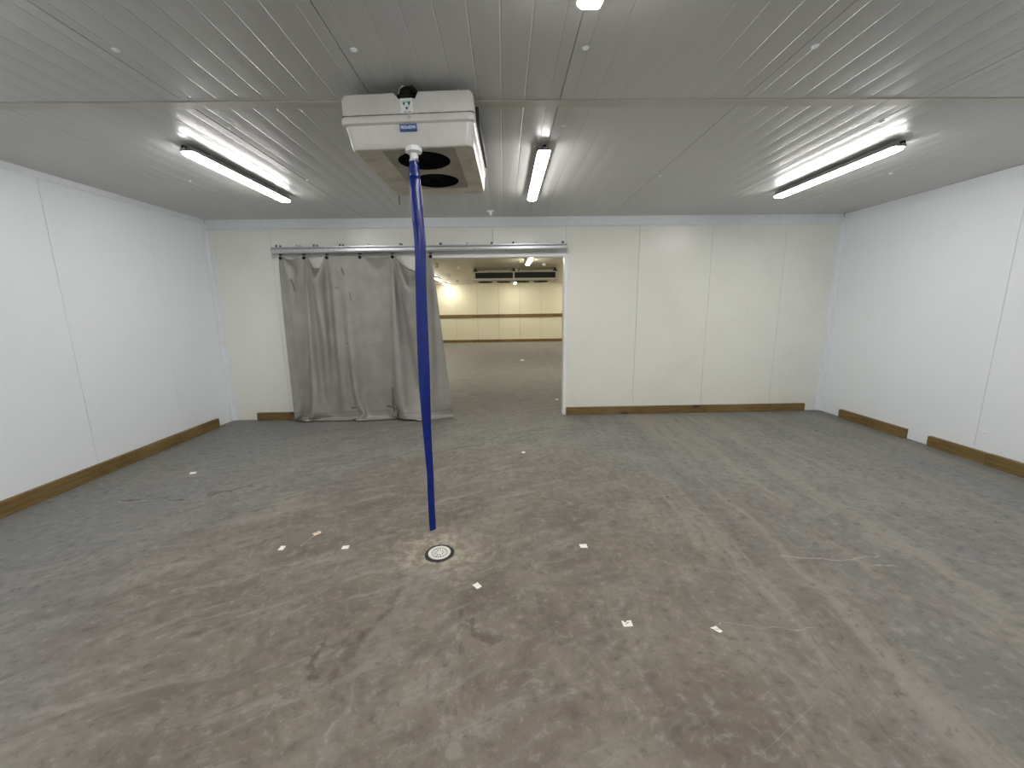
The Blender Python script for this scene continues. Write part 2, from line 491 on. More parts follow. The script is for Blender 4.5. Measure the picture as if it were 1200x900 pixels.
def rebase(o):
    """move a single-mesh thing's origin to the bottom centre of its mesh"""
    me = o.data
    xs = [v.co for v in me.vertices]
    c = Vector(((min(v.x for v in xs) + max(v.x for v in xs)) / 2, (min(v.y for v in xs) + max(v.y for v in xs)) / 2, min(v.z for v in xs)))
    for v in me.vertices: v.co -= c
    o.location = c
    return o

def tag(o, label, cat, group=None):
    o['label'] = label
    o['category'] = cat
    if group: o['group'] = group
    return o

def thing(name, label, cat, loc, group=None):
    o = bpy.data.objects.new(name, None)
    C.objects.link(o)
    o.location = loc
    o.empty_display_size = 0.1
    return tag(o, label, cat, group)

def struct(name, bm, mat, parent=None, smooth=False):
    o = link(name, bm, mat, parent, smooth)
    if parent is None: o['kind'] = 'structure'
    return o

def dup(root, loc, label, group=None):
    r = root.copy(); C.objects.link(r); r.location = loc; r['label'] = label
    if group: r['group'] = group
    for ch in list(root.children):
        c = ch.copy(); C.objects.link(c); c.parent = r
        for gc in list(ch.children):
            d = gc.copy(); C.objects.link(d); d.parent = c
    return r

# ---------------------------------------------------------------- floor, walls, ceiling
bm = bmesh.new()
box(bm, (-8.2, YF - 0.2, -0.12), (7.2, YFAR + 0.2, 0.0))
struct('floor', bm, M_floor)

G = 0.0032   # width of a joint between two panels
def panels_x(bm, xs, y0, y1, z0, z1):
    for a, b in zip(xs, xs[1:]):
        box(bm, (a + G / 2, y0, z0), (b - G / 2, y1, z1), 0.0015, 1)
def panels_y(bm, ys, x0, x1, z0, z1):
    for a, b in zip(ys, ys[1:]):
        box(bm, (x0, a + G / 2, z0), (x1, b - G / 2, z1), 0.0015, 1)

DX0, DX1, DZ = -1.145, 0.868, 2.275     # door opening
xs = [XL, -3.15, -2.165, DX0]
bm = bmesh.new()
panels_x(bm, xs, YB, YB + 0.03, 0, H)
xs2 = [DX1, 1.885, 2.90, 3.935, XR]
panels_x(bm, xs2, YB, YB + 0.03, 0, H)
panels_x(bm, [DX0, -0.14, DX1], YB, YB + 0.03, DZ, H)
wb = struct('wall_back', bm, M_back)
bm = bmesh.new()
for a, b, z0 in ((XL, DX0, 0), (DX0, DX1, DZ), (DX1, XR, 0)):
    box(bm, (a, YB + 0.028, z0), (b, YB + 0.09, H))
link('panel_joint', bm, M_gap, wb)
bm = bmesh.new()   # outer skin, seen from the room beyond
for a, b, z0 in ((FX0, DX0, 0), (DX0, DX1, DZ), (DX1, FX1, 0)):
    box(bm, (a, YB + 0.09, z0), (b, YB + 0.12, H))
struct('wall_divider', bm, M_far)

ysl = [YF, -2.62, -1.55, -0.48, 0.59, 1.66, 2.73, 3.80, 4.87, YB]
ysr = [YF, -2.66, -1.59, -0.52, 0.55, 1.62, 2.69, 3.765, YB]
for nm, ys, xa, xb in (('wall_left', ysl, XL - 0.03, XL), ('wall_right', ysr, XR, XR + 0.03)):
    bm = bmesh.new()
    panels_y(bm, ys, xa, xb, 0, H)
    w = struct(nm, bm, M_side)
    bm = bmesh.new()
    if xa < 0: box(bm, (xa - 0.07, YF, 0), (xa + 0.002, YB, H))
    else: box(bm, (xb - 0.002, YF, 0), (xb + 0.07, YB, H))
    link('panel_joint', bm, M_gap, w)
bm = bmesh.new()
panels_x(bm, [XL, -2.95, -1.85, -0.75, 0.35, 1.45, 2.55, 3.65, XR], YF - 0.03, YF, 0, H)
w = struct('wall_front', bm, M_side)
bm = bmesh.new(); box(bm, (XL, YF - 0.1, 0), (XR, YF - 0.028, H)); link('panel_joint', bm, M_gap, w)

YS = 2.650
cx_ = [XL, -2.95, -1.85, -0.75, 0.352, 1.455, 2.558, 3.66, XR]
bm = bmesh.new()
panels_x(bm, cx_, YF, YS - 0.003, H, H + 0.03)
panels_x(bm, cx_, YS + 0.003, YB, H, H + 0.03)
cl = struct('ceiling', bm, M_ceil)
bm = bmesh.new(); box(bm, (XL, YF, H + 0.028), (XR, YB, H + 0.1)); link('panel_joint', bm, M_gap, cl)
bm = bmesh.new()
for a, b in zip([XL, -0.30, 2.35], [-0.303, 2.347, XR]):
    box(bm, (a, YS + 0.004, H - 0.004), (b, YS + 0.085, H + 0.001), 0.001, 1)
struct('trim_1', bm, M_strip)

# flashing along the top of the walls and in the corners
def extrude_profile_x(bm, prof, x0, x1):
    loft(bm, [[(x0, p[0], p[1]) for p in prof], [(x1, p[0], p[1]) for p in prof]])
def extrude_profile_y(bm, prof, y0, y1):
    loft(bm, [[(p[0], y0, p[1]) for p in prof], [(p[0], y1, p[1]) for p in prof]])
bm = bmesh.new()
pr = [(YB, 2.648), (YB - 0.012, 2.652), (YB - 0.022, 2.665), (YB - 0.022, H), (YB, H)]
for a, b in ((XL + 0.02, -0.74), (-0.738, 2.02), (2.022, XR - 0.02)):
    extrude_profile_x(bm, pr, a, b)
struct('trim_2', bm, M_trim)
bm = bmesh.new()
s = 0.065
loft(bm, [[(XL, YB - s, z), (XL + 0.006, YB - s, z), (XL + 0.012, YB - 0.02, z), (XL + 0.02, YB - 0.012, z), (XL + s, YB - 0.006, z), (XL + s, YB, z), (XL, YB, z)] for z in (0, 2.72)])
struct('trim_3', bm, M_trim)
bm = bmesh.new()
loft(bm, [[(XR, YB - s, z), (XR - 0.006, YB - s, z), (XR - 0.012, YB - 0.02, z), (XR - 0.02, YB - 0.012, z), (XR - s, YB - 0.006, z), (XR - s, YB, z), (XR, YB, z)] for z in (0, 2.72)])
struct('trim_4', bm, M_trim)
bm = bmesh.new()
extrude_profile_y(bm, [(XL, 2.715), (XL + 0.006, 2.72), (XL + 0.012, H), (XL, H)], YF, YB - 0.02)
struct('trim_5', bm, M_trim)

# door lining: head and two jambs
bm = bmesh.new()
box(bm, (DX1 - 0.022, YB - 0.012, 0.0), (DX1 + 0.022, YB + 0.125, DZ + 0.02), 0.003, 1)
struct('door_1', bm, M_jamb)
bm = bmesh.new()
box(bm, (DX0 - 0.022, YB - 0.012, 0.0), (DX0 + 0.018, YB + 0.125, DZ + 0.02), 0.003, 1)
struct('door_2', bm, M_jamb)
bm = bmesh.new()
box(bm, (DX0 + 0.018, YB - 0.012, DZ - 0.02), (DX1 - 0.022, YB + 0.125, DZ + 0.025), 0.003, 1)
struct('door_3', bm, M_jamb)

# ---------------------------------------------------------------- the room beyond
bm = bmesh.new()
fxs = [FX0 + i * 1.0 + 0.2 for i in range(0, 14)]
fxs = [-7.0] + [-6.16 + 0.985 * i for i in range(12)] + [FX1]
for a, b in zip(fxs, fxs[1:]):
    box(bm, (a + 0.004, YFAR, 0), (b - 0.004, YFAR + 0.03, H2), 0.0015, 1)
w = struct('wall_far', bm, M_far)
bm = bmesh.new(); box(bm, (FX0, YFAR + 0.028, 0), (FX1, YFAR + 0.1, H2)); link('panel_joint', bm, M_gap, w)
bm = bmesh.new(); box(bm, (FX0 - 0.1, YB + 0.12, 0), (FX0, YFAR + 0.1, H2)); struct('wall_far_left', bm, M_far)
bm = bmesh.new(); box(bm, (FX1, YB + 0.12, 0), (FX1 + 0.1, YFAR + 0.1, H2)); struct('wall_far_right', bm, M_far)
bm = bmesh.new(); box(bm, (FX0, YB + 0.12, H2), (FX1, YFAR + 0.1, H2 + 0.1)); struct('ceiling_far', bm, M_farceil)

# ---------------------------------------------------------------- lamps
def lamp_builder(name, label, loc, glowmat, group):
    L, W2 = 1.39, 0.052
    x0, y0, z0 = loc
    r = thing(name, label, 'ceiling light', loc, group)
    bm = bmesh.new()
    prof = [(-0.030, -0.012), (-0.042, -0.030), (-0.050, -0.046), (-0.052, -0.055), (0.052, -0.055), (0.050, -0.046), (0.042, -0.030), (0.030, -0.012)]
    loft(bm, [[(x0 + p[0] * k, y0 + y, z0 + p[1]) for p in prof] for y, k in ((-L / 2, 0.86), (-L / 2 + 0.02, 1), (L / 2 - 0.02, 1), (L / 2, 0.86))])
    link('housing', bm, M_house, r, True)
    bm = bmesh.new()
    dp = [(-0.046, -0.052), (-0.046, -0.062), (-0.041, -0.073), (-0.030, -0.079), (0.030, -0.079), (0.041, -0.073), (0.046, -0.062), (0.046, -0.052)]
    def sec(y, kx, kz): return [(x0 + p[0] * kx, y0 + y, z0 - 0.052 + (p[1] + 0.052) * kz) for p in dp]
    loft(bm, [sec(-L / 2 + 0.006, .80, .5), sec(-L / 2 + 0.02, .95, .85), sec(-L / 2 + 0.05, 1, 1), sec(L / 2 - 0.05, 1, 1), sec(L / 2 - 0.02, .95, .85), sec(L / 2 - 0.006, .80, .5)])
    link('diffuser', bm, glowmat, r, True)
    for yy in (-0.45, 0.45):
        bm = bmesh.new()
        box(bm, (x0 - 0.025, y0 + yy - 0.02, z0 - 0.014), (x0 + 0.025, y0 + yy + 0.02, z0), 0.002, 1)
        link('mounting_bracket', bm, M_clip, r)
    for sx in (-1, 1):
        for k in range(5):
            yy = -0.60 + k * 0.30
            bm = bmesh.new()
            box(bm, (x0 + sx * 0.0495 - 0.003, y0 + yy - 0.012, z0 - 0.058), (x0 + sx * 0.0495 + 0.003, y0 + yy + 0.012, z0 - 0.036), 0.0015, 1)
            link('clip', bm, M_clip, r)
    bm = bmesh.new()
    cyl(bm, (x0, y0 - L / 2 - 0.025, z0 - 0.034), (x0, y0 - L / 2 + 0.01, z0 - 0.034), 0.011, n=14)
    cyl(bm, (x0, y0 - L / 2 - 0.012, z0 - 0.034), (x0, y0 - L / 2 - 0.004, z0 - 0.034), 0.015, n=6)
    link('cable_gland', bm, M_black, r, True)
    return r
NL = 'strip lights on the near ceiling'
lamp = lamp_builder('strip_light', 'lit ceiling strip light at the left of the near ceiling', (-2.300, 3.935, H), M_glow, NL)
dup(lamp, (0.322, 3.965, H), 'lit ceiling strip light in the middle, between cooler and curtain rail')
dup(lamp, (3.000, 3.935, H), 'lit ceiling strip light at the right of the near ceiling')
dup(lamp, (0.352, 1.125, H), 'bright end of a ceiling strip light cut off at the top edge')
for x_, y_, t_ in ((-2.30, 1.125, 'strip light overhead left of the camera, out of the frame'), (3.00, 1.125, 'strip light overhead right of the camera, out of the frame'),
                   (-2.30, -1.80, 'unseen strip light added behind the camera on the left'), (0.35, -1.80, 'unseen strip light added behind the camera in the middle'), (3.00, -1.80, 'unseen strip light added behind the camera on the right')):
    dup(lamp, (x_, y_, H), t_)  # lamps out of view, continuing the ceiling rows, added for their light
FL = 'strip lights in the room beyond the doorway'
lampf = lamp_builder('strip_light', 'lit strip light seen through the top of the doorway, in front of the long cooler', (0.60, 9.60, H2), M_glowF, FL)
far_l = [((0.50, 17.6), 'small lit strip light just below the far cooler, close to the cream wall'),
         ((-2.36, 15.0), 'lit strip light beyond the doorway, half hidden by the curtain edge'),
         ((-2.50, 18.1), 'small lit strip light right of the curtain edge, nearest the cream wall'),
         ((-2.40, 9.35), 'strip light beyond the wall, hidden behind the grey curtain'),
         ((-2.40, 12.1), 'second strip light beyond the wall, hidden behind the grey curtain'),
         ((3.40, 9.35), 'unseen strip light added beyond the wall right of the doorway, nearest'),  # this unseen column is added to light the room beyond
         ((3.40, 12.1), 'unseen strip light added beyond the wall right of the doorway, second'),
         ((3.40, 15.0), 'unseen strip light added beyond the wall right of the doorway, third'),
         ((3.40, 17.8), 'unseen strip light added beyond the wall right of the doorway, farthest')]
for (x_, y_), t_ in far_l:
    dup(lampf, (x_, y_, H2), t_)

# ---------------------------------------------------------------- timber kick boards
def plank(a, b, mat, label, bev=0.003, shave=0.0):
    bm = bmesh.new()
    if a[0] < XL + 0.001: a = (a[0] + 0.002, a[1], a[2])
    box(bm, a, b, bev, 2)
    return tag(rebase(link('kick_board', bm, mat)), label, 'board', 'timber kick boards on the floor')
PH = 0.112
plank((XL, -1.2, 0), (XL + 0.042, 5.435, PH + 0.012), M_woodY, 'long brown timber kick board along the foot of the left wall')
plank((-3.62, YB - 0.045, 0), (-2.85, YB, PH), M_woodX, 'short brown timber board left of the grey curtain at the back wall')
plank((DX1 + 0.030, YB - 0.045, 0), (4.455, YB, PH), M_woodX, 'long brown timber kick board right of the doorway along the back wall')
plank((XR - 0.045, 4.425, 0), (XR, 5.365, PH + 0.003), M_woodY, 'short brown timber board by the right wall, nearer the back corner')
plank((XR - 0.045, 3.62, 0), (XR, 4.165, PH + 0.003), M_woodY, 'brown timber board at the right wall starting after the gap')
plank((XR - 0.052, 0.6, 0), (XR, 3.612, PH + 0.006), M_woodY, 'brown timber board cut by the right edge of the photo')
def wallboard(z0, z1, label):
    bm = bmesh.new()
    box(bm, (FX0 + 0.02, YFAR - 0.045, z0), (FX1 - 0.02, YFAR, z1), 0.004, 1)
    return tag(rebase(link('wall_board', bm, M_woodX)), label, 'board', 'timber boards on the far cream wall')
wallboard(1.15, 1.29, 'brown timber rail at mid height across the cream wall beyond the doorway')
wallboard(0.0, 0.125, 'brown timber board along the foot of the cream wall beyond the doorway')

# ---------------------------------------------------------------- curtain rail
rail = thing('curtain_rail', 'long galvanised curtain rail above the doorway and grey curtain', 'rail', (-1.11, 5.70, 2.30))
bm = bmesh.new()
zc = 2.358
prof = [(5.690, zc - 0.046), (5.655, zc - 0.046), (5.640, zc - 0.036), (5.633, zc - 0.018), (5.633, zc + 0.012), (5.640, zc + 0.026), (5.652, zc + 0.034), (5.652, zc + 0.046), (5.705, zc + 0.046), (5.705, zc - 0.040)]
xa, xb = -3.085, 0.862
loft(bm, [[(x, p[0], p[1] + (x - xa) * 0.003) for p in prof] for x in (xa, xb)])
link('track', bm, M_steel, rail, False)
for i, pxx in enumerate([-3.025, -2.755, -2.53, -2.18, -1.80, -1.38, -0.845, -0.49, -0.155, 0.14, 0.45, 0.815]):
    bm = bmesh.new()
    zz = zc + 0.046 + (pxx - xa) * 0.003
    box(bm, (pxx - 0.012, 5.66, zz), (pxx + 0.012, YB, zz + 0.006), 0.001, 1)
    box(bm, (pxx - 0.012, YB - 0.006, zz - 0.0), (pxx + 0.012, YB, zz + 0.04), 0.001, 1)
    cyl(bm, (pxx, 5.672, zz + 0.004), (pxx, 5.672, zz + 0.030), 0.011, n=6)
    link('bracket', bm, M_bolt if i % 3 != 1 else M_clip, rail)
for pxx in (-2.39, -2.325, -2.25, -2.20):
    bm = bmesh.new()
    cyl(bm, (pxx, 5.636, zc + 0.002), (pxx, 5.631, zc + 0.002), 0.006, n=12)
    link('rivet', bm, M_bolt, rail)

# ---------------------------------------------------------------- curtain
# rest shape of the hanging cloth: for x, y, z one list per row, millimetres, each number the step from the one before
CLOTH_MM = [
 [
  [-989,24,24,19,19,21,23,26,26,23,22,19,19,21,24,24,24,18,11,0,5,7,5,9,27,25,25,24,25,24,11,9,6,0,-1,13,14,24,24,29,28,27,26,25,26,26,25,26,25,26,25,26,25,27,24,24,25,24,23,23,24,26,26,26,25,24,24,24,23,23,23,24,24,24,14,9,7,13,15,21,22,20,17,19,22,22,23,23,24,24,24,19,17,26,25,4,3,2,3,2,2,3,18,19,24,24],
  [-989,24,24,22,19,20,23,25,25,24,20,18,21,22,23,24,24,20,18,6,4,2,4,8,21,26,24,25,24,19,10,7,5,3,3,13,15,24,24,29,29,27,25,25,26,26,25,26,25,25,26,25,26,27,24,24,26,24,23,23,24,25,26,26,25,24,24,23,23,23,23,25,24,24,18,13,8,10,11,12,17,22,23,23,22,23,23,23,23,23,23,23,21,20,8,3,3,2,2,4,7,16,15,21,24,24],
  [-992,26,24,24,21,21,21,23,26,23,19,20,20,23,21,25,22,25,12,18,5,2,3,5,17,25,24,25,22,17,8,5,4,5,9,16,12,25,27,28,27,26,26,25,25,26,25,26,25,25,25,25,25,25,26,26,27,23,24,23,23,26,25,26,25,24,23,23,23,23,26,22,25,22,18,18,12,9,10,10,14,16,21,22,23,23,24,23,24,24,24,24,18,11,5,3,2,3,5,10,17,18,12,24,22,24],
  [-993,25,24,24,21,23,25,22,25,20,24,16,22,24,19,24,20,21,21,7,18,16,5,1,7,20,24,24,18,10,4,5,7,22,11,6,18,24,27,27,28,25,25,25,25,25,25,25,25,25,24,25,25,25,27,27,26,25,23,23,25,24,26,25,25,24,22,24,24,24,26,21,25,14,24,14,13,25,9,7,9,12,15,19,21,23,23,24,24,24,23,18,10,3,3,5,9,14,19,23,15,10,17,24,19,24],
  [-995,25,24,24,23,22,24,25,25,24,17,18,24,22,21,20,20,18,24,12,5,15,25,10,1,11,23,23,10,3,8,20,19,9,5,7,22,23,27,27,27,25,25,24,25,26,24,25,25,24,24,25,25,26,27,26,26,25,24,23,24,26,25,25,25,23,24,23,25,25,25,21,24,10,24,19,10,14,23,21,6,6,9,14,17,21,22,23,25,23,18,7,3,7,13,19,22,22,21,14,9,12,21,23,17,24],
  [-997,25,24,23,25,22,24,25,25,21,19,22,24,20,24,15,20,15,25,17,7,6,12,23,19,5,18,22,5,12,22,14,9,6,4,10,24,22,26,28,26,25,25,24,25,25,24,25,24,25,24,24,25,26,27,27,26,25,24,23,25,25,25,25,24,24,24,24,25,25,25,20,24,9,19,23,15,10,13,19,23,15,7,6,11,16,20,22,23,15,12,5,18,21,23,24,24,19,11,10,9,16,23,21,17,24],
  [-998,24,24,24,25,23,23,25,24,21,21,23,23,20,25,11,21,15,22,21,11,6,7,10,15,23,18,19,21,15,12,10,8,4,4,14,26,20,26,27,26,25,24,25,24,25,24,25,24,24,24,25,25,26,27,26,26,25,24,25,24,25,25,25,24,24,24,25,24,26,24,19,24,10,14,25,18,12,10,13,16,21,21,11,6,10,15,20,21,15,19,20,22,22,21,25,17,10,10,9,12,18,24,19,19,24],
  [-1000,24,24,24,25,24,23,25,24,21,22,24,22,20,25,9,20,16,19,24,14,8,7,9,12,16,24,24,20,15,11,10,6,3,6,17,25,20,26,27,25,25,24,25,24,24,25,23,24,24,25,24,25,27,27,26,26,24,24,25,25,25,25,25,24,24,25,24,25,25,24,18,24,12,10,23,23,13,11,11,13,13,17,23,16,6,13,23,25,22,20,20,19,22,25,14,10,11,10,9,14,21,24,17,20,24],
  [-1001,24,24,24,25,24,23,25,24,22,23,24,21,22,23,7,20,17,16,25,17,10,7,8,11,17,23,25,21,15,10,9,5,2,8,20,25,19,26,27,25,24,24,24,24,25,24,23,24,24,24,24,26,26,28,26,26,24,24,25,25,25,25,24,25,24,25,24,25,25,23,18,23,15,7,20,25,17,11,11,12,12,13,14,19,22,11,23,25,24,21,21,22,21,15,13,12,11,9,11,16,23,22,17,21,24],
  [-1002,23,24,24,26,25,23,25,24,22,24,23,20,24,21,6,20,18,14,24,21,11,8,7,10,18,24,24,21,14,11,7,4,3,10,23,23,19,25,27,25,24,24,24,24,24,24,23,23,24,25,24,25,27,27,27,25,25,24,24,26,25,25,24,25,24,24,25,25,25,23,17,22,17,6,17,26,20,12,11,11,12,14,14,16,18,21,25,22,22,23,22,20,17,16,14,13,10,9,12,19,24,21,16,23,24],
  [-1003,23,24,24,25,26,23,25,24,23,24,23,20,24,20,5,20,19,12,23,23,15,8,7,10,18,22,25,20,15,10,6,3,4,13,24,23,18,25,27,24,24,24,24,23,25,24,22,23,24,24,25,25,27,27,27,25,24,24,25,26,25,25,24,24,25,24,25,25,25,22,17,22,18,6,13,25,24,14,11,10,12,13,15,16,18,21,23,25,24,22,21,19,17,16,15,13,9,9,14,22,24,19,17,23,24],
  [-1004,23,23,25,25,26,24,25,23,24,24,22,21,25,17,6,19,20,11,21,25,17,10,7,11,16,22,24,20,16,9,5,2,6,15,25,21,19,25,27,23,24,25,23,23,24,24,22,23,23,25,24,26,27,27,26,25,25,24,25,25,26,24,25,24,24,25,24,26,25,21,16,22,20,7,9,24,25,18,11,9,12,13,15,16,18,21,23,25,24,22,21,19,18,17,15,11,8,11,17,23,23,18,18,23,24],
  [-1005,23,23,25,26,25,25,24,24,24,24,21,22,25,15,6,19,21,11,18,26,20,11,8,11,14,22,24,21,15,9,4,2,7,18,25,20,19,25,26,24,24,24,23,22,24,24,23,22,23,24,25,25,27,28,26,25,24,25,25,25,25,25,24,24,25,24,25,25,25,21,16,21,22,7,8,20,26,21,13,10,10,12,15,17,18,21,24,24,24,23,20,19,19,17,15,10,8,12,19,25,21,18,19,24,23],
  [-1006,23,23,26,25,25,25,25,24,24,23,21,23,25,13,6,19,22,10,16,27,21,14,9,10,14,21,25,21,14,8,3,2,9,21,25,19,19,25,26,23,24,24,22,23,24,24,22,21,23,25,25,25,27,28,26,25,24,24,26,25,25,24,24,25,24,25,24,26,25,20,15,22,22,9,6,18,25,23,15,11,9,12,14,17,19,22,23,24,24,23,20,20,20,17,13,9,9,14,22,24,20,18,20,24,23],
  [-1007,23,24,25,25,26,24,25,24,25,22,21,24,25,11,7,19,22,10,15,25,24,15,10,10,14,21,24,21,14,7,2,3,12,22,24,18,20,25,26,22,24,24,22,22,24,24,22,21,23,24,25,26,27,28,26,24,25,24,25,25,25,25,24,24,25,24,25,26,24,20,15,21,23,11,6,14,24,24,18,12,10,10,13,17,21,21,23,25,23,23,21,21,20,17,11,8,10,17,23,24,19,18,21,24,23],
  [-1008,23,24,25,26,25,25,24,25,24,22,22,24,24,11,6,19,22,11,13,25,24,17,11,10,14,21,24,21,14,6,2,4,14,24,23,17,19,26,25,23,24,23,22,22,24,24,22,20,22,24,26,26,27,27,26,25,24,25,25,25,25,24,24,25,24,24,26,26,24,18,15,21,23,13,6,12,22,25,20,14,10,10,12,16,19,23,24,25,23,23,22,22,20,16,9,8,13,19,24,23,18,18,22,24,23],
  [-1008,22,24,26,25,25,25,25,24,24,22,22,25,23,10,6,19,23,12,11,23,26,18,12,11,14,20,25,20,13,6,1,6,16,25,22,16,20,26,25,22,24,24,21,21,24,24,22,20,22,24,26,26,27,27,26,25,24,25,25,25,24,24,25,24,24,25,25,26,24,18,15,20,24,15,6,10,19,25,22,17,11,9,12,15,18,24,24,24,24,24,21,24,20,13,9,9,15,21,24,22,18,18,23,24,23],
  [-1009,23,24,25,26,25,24,25,24,24,22,23,25,22,9,6,19,23,13,10,22,26,19,14,11,14,20,25,20,13,4,2,7,19,25,20,17,20,26,25,22,24,23,21,21,24,24,22,19,22,24,26,26,27,27,26,24,24,25,25,25,25,24,24,24,25,25,25,26,23,18,14,20,24,17,7,8,17,23,24,19,13,10,11,15,18,21,25,25,24,24,24,24,18,11,8,12,17,22,24,21,18,19,23,24,23],
  [-1009,23,24,25,25,25,25,24,24,24,22,23,26,21,8,7,18,24,13,10,20,26,21,14,12,14,20,25,20,12,4,2,9,21,24,20,16,22,26,23,22,24,24,20,21,23,25,21,20,20,24,27,26,27,27,25,25,24,25,25,25,24,24,25,24,24,25,26,26,23,16,14,20,24,18,9,7,15,21,25,21,15,11,10,14,18,22,25,22,24,25,25,26,15,10,10,13,19,24,23,20,18,19,24,24,23],
  [-1010,23,25,25,25,25,24,24,24,23,23,24,26,19,8,7,19,23,14,9,18,26,22,16,13,14,20,24,21,11,3,3,12,21,25,19,16,22,26,23,22,24,23,20,20,24,24,22,19,20,24,27,27,26,27,25,24,25,25,24,25,24,25,24,24,25,24,26,26,23,16,14,19,24,20,10,6,13,20,24,23,17,13,10,14,18,22,24,24,24,25,25,22,15,10,11,15,21,24,23,19,18,20,24,24,23],
  [-1010,23,24,25,26,24,25,24,23,23,23,25,25,19,7,8,18,24,14,9,17,25,23,17,13,15,19,25,21,10,3,4,13,23,24,18,17,22,26,22,22,24,23,20,20,24,24,21,19,20,24,26,28,27,26,24,25,24,25,25,25,24,24,24,25,24,25,26,26,22,16,13,19,24,21,11,7,11,18,23,24,20,14,11,13,18,22,24,24,25,25,24,20,14,11,12,17,23,24,22,18,19,21,24,24,22],
  [-1011,24,24,25,25,25,24,24,23,23,23,25,26,18,7,7,18,24,16,8,15,24,24,18,14,15,20,25,20,9,3,6,15,24,23,17,17,23,26,22,22,24,23,19,20,23,25,21,18,20,23,27,28,27,25,25,24,25,25,24,25,24,24,25,24,24,26,26,26,21,15,14,18,24,22,12,8,10,16,21,25,22,16,12,13,17,22,24,24,25,25,23,19,14,11,14,19,24,24,21,18,19,22,24,24,22],
  [-1011,23,25,25,25,24,24,24,23,23,24,25,25,17,7,7,18,25,16,8,14,23,24,19,15,15,20,25,20,9,3,7,18,24,22,17,17,23,25,23,21,25,22,19,19,24,24,22,18,19,23,27,28,27,25,25,24,24,25,25,24,24,25,24,24,25,25,27,25,21,15,13,18,24,23,14,8,9,14,20,24,24,18,14,13,17,21,24,24,25,25,23,18,13,13,15,21,24,23,21,18,19,23,24,24,22],
  [-1011,23,25,25,25,24,24,23,23,23,24,26,25,15,7,8,18,24,17,8,12,23,24,20,15,16,20,26,19,9,3,9,19,25,21,16,18,23,25,22,22,24,23,18,19,23,25,21,18,19,23,27,28,26,26,24,25,24,25,24,25,24,24,24,25,24,26,26,26,20,14,13,18,24,23,15,9,9,13,19,23,24,21,16,13,17,20,24,24,25,25,22,17,14,13,18,22,24,23,19,19,20,23,24,24,22],
  [-1012,24,25,25,24,24,24,24,22,23,24,26,25,14,7,8,18,25,17,9,10,21,25,20,17,16,21,25,19,8,4,11,21,24,21,16,18,23,25,22,22,24,22,18,19,23,25,21,17,19,23,27,28,26,25,25,24,25,24,25,24,24,25,24,24,25,26,26,25,20,14,13,17,24,24,16,10,9,11,17,22,25,23,18,15,15,21,22,25,25,25,21,17,14,14,19,23,25,22,19,19,20,24,24,24,22],
  [-1012,24,25,25,24,24,24,23,22,23,25,26,24,14,6,8,18,25,18,9,10,19,24,22,17,17,21,25,19,8,5,12,22,25,19,16,18,25,24,22,21,25,21,18,18,24,25,20,18,18,23,27,28,26,25,24,24,25,25,24,24,25,24,24,24,25,26,27,24,19,14,13,17,24,24,18,10,9,11,16,20,25,24,21,16,15,20,22,25,25,24,21,17,14,16,20,24,24,21,20,19,21,24,24,24,22],
  [-1012,24,25,25,24,24,23,23,22,23,25,26,24,13,6,9,18,24,19,9,9,18,24,22,18,17,22,25,19,7,7,14,23,24,19,15,19,25,24,21,22,25,21,17,18,24,24,21,17,19,22,27,28,26,25,24,24,25,24,25,24,24,24,24,25,25,26,27,24,18,14,12,17,24,24,19,12,9,10,15,19,24,25,23,17,16,19,22,24,26,24,20,17,15,17,22,24,23,21,19,20,22,24,24,24,22],
  [-1012,24,25,24,25,23,23,23,22,23,26,26,22,13,6,9,18,25,19,9,9,16,24,23,18,18,22,25,18,8,8,16,24,23,18,16,20,24,24,21,22,24,21,17,18,23,25,21,17,18,23,26,28,26,24,24,25,24,24,25,24,25,24,24,24,26,26,26,24,18,13,13,17,23,25,19,13,10,10,14,17,23,25,25,20,16,18,22,24,26,24,19,17,16,19,22,24,23,21,19,20,23,24,24,24,22],
  [-1012,24,25,24,24,24,23,22,22,24,25,26,22,12,6,9,18,25,20,9,8,15,24,23,19,18,23,26,17,8,9,18,24,23,17,16,21,25,23,21,22,24,21,16,18,23,25,20,17,18,23,26,27,26,25,24,24,25,24,24,25,24,24,24,25,25,27,26,23,18,13,12,17,23,25,20,14,10,11,12,17,21,26,26,21,18,17,22,24,26,23,20,16,17,20,24,24,22,20,20,21,23,24,24,23,23],
  [-1012,24,25,24,24,23,23,22,22,24,25,27,20,11,7,10,18,25,20,10,7,14,23,23,20,19,23,26,16,9,10,20,25,22,17,16,21,25,23,21,22,24,20,16,18,23,25,20,17,17,23,26,27,26,24,24,24,25,24,25,24,24,25,24,24,26,27,26,22,17,13,13,17,22,25,21,15,11,10,13,16,20,24,27,24,18,18,20,25,25,24,19,17,18,21,24,24,22,20,20,21,24,24,24,23,23],
  [-1012,24,25,24,24,23,22,22,22,24,26,26,20,10,7,10,18,25,21,10,7,13,21,24,21,19,24,26,16,8,13,21,25,21,17,17,21,25,23,20,23,24,20,15,17,24,24,21,16,18,22,26,27,25,25,24,24,24,25,24,24,25,24,24,25,25,27,26,22,17,13,13,16,22,25,22,16,11,11,12,15,19,24,27,25,20,18,20,25,25,23,19,18,19,22,25,23,22,20,20,22,24,25,23,23,23],
  [-1012,24,25,24,24,23,22,21,22,24,26,26,19,10,7,10,18,25,22,10,7,12,20,25,21,20,24,25,16,10,14,23,24,21,16,18,22,24,23,20,23,24,19,15,17,23,25,20,17,17,22,26,27,25,24,24,24,25,24,24,25,24,24,24,25,26,27,26,21,17,13,13,16,21,25,22,17,13,10,13,14,19,23,26,26,22,18,20,24,26,23,19,18,20,24,24,23,21,20,21,23,24,25,23,24,22],
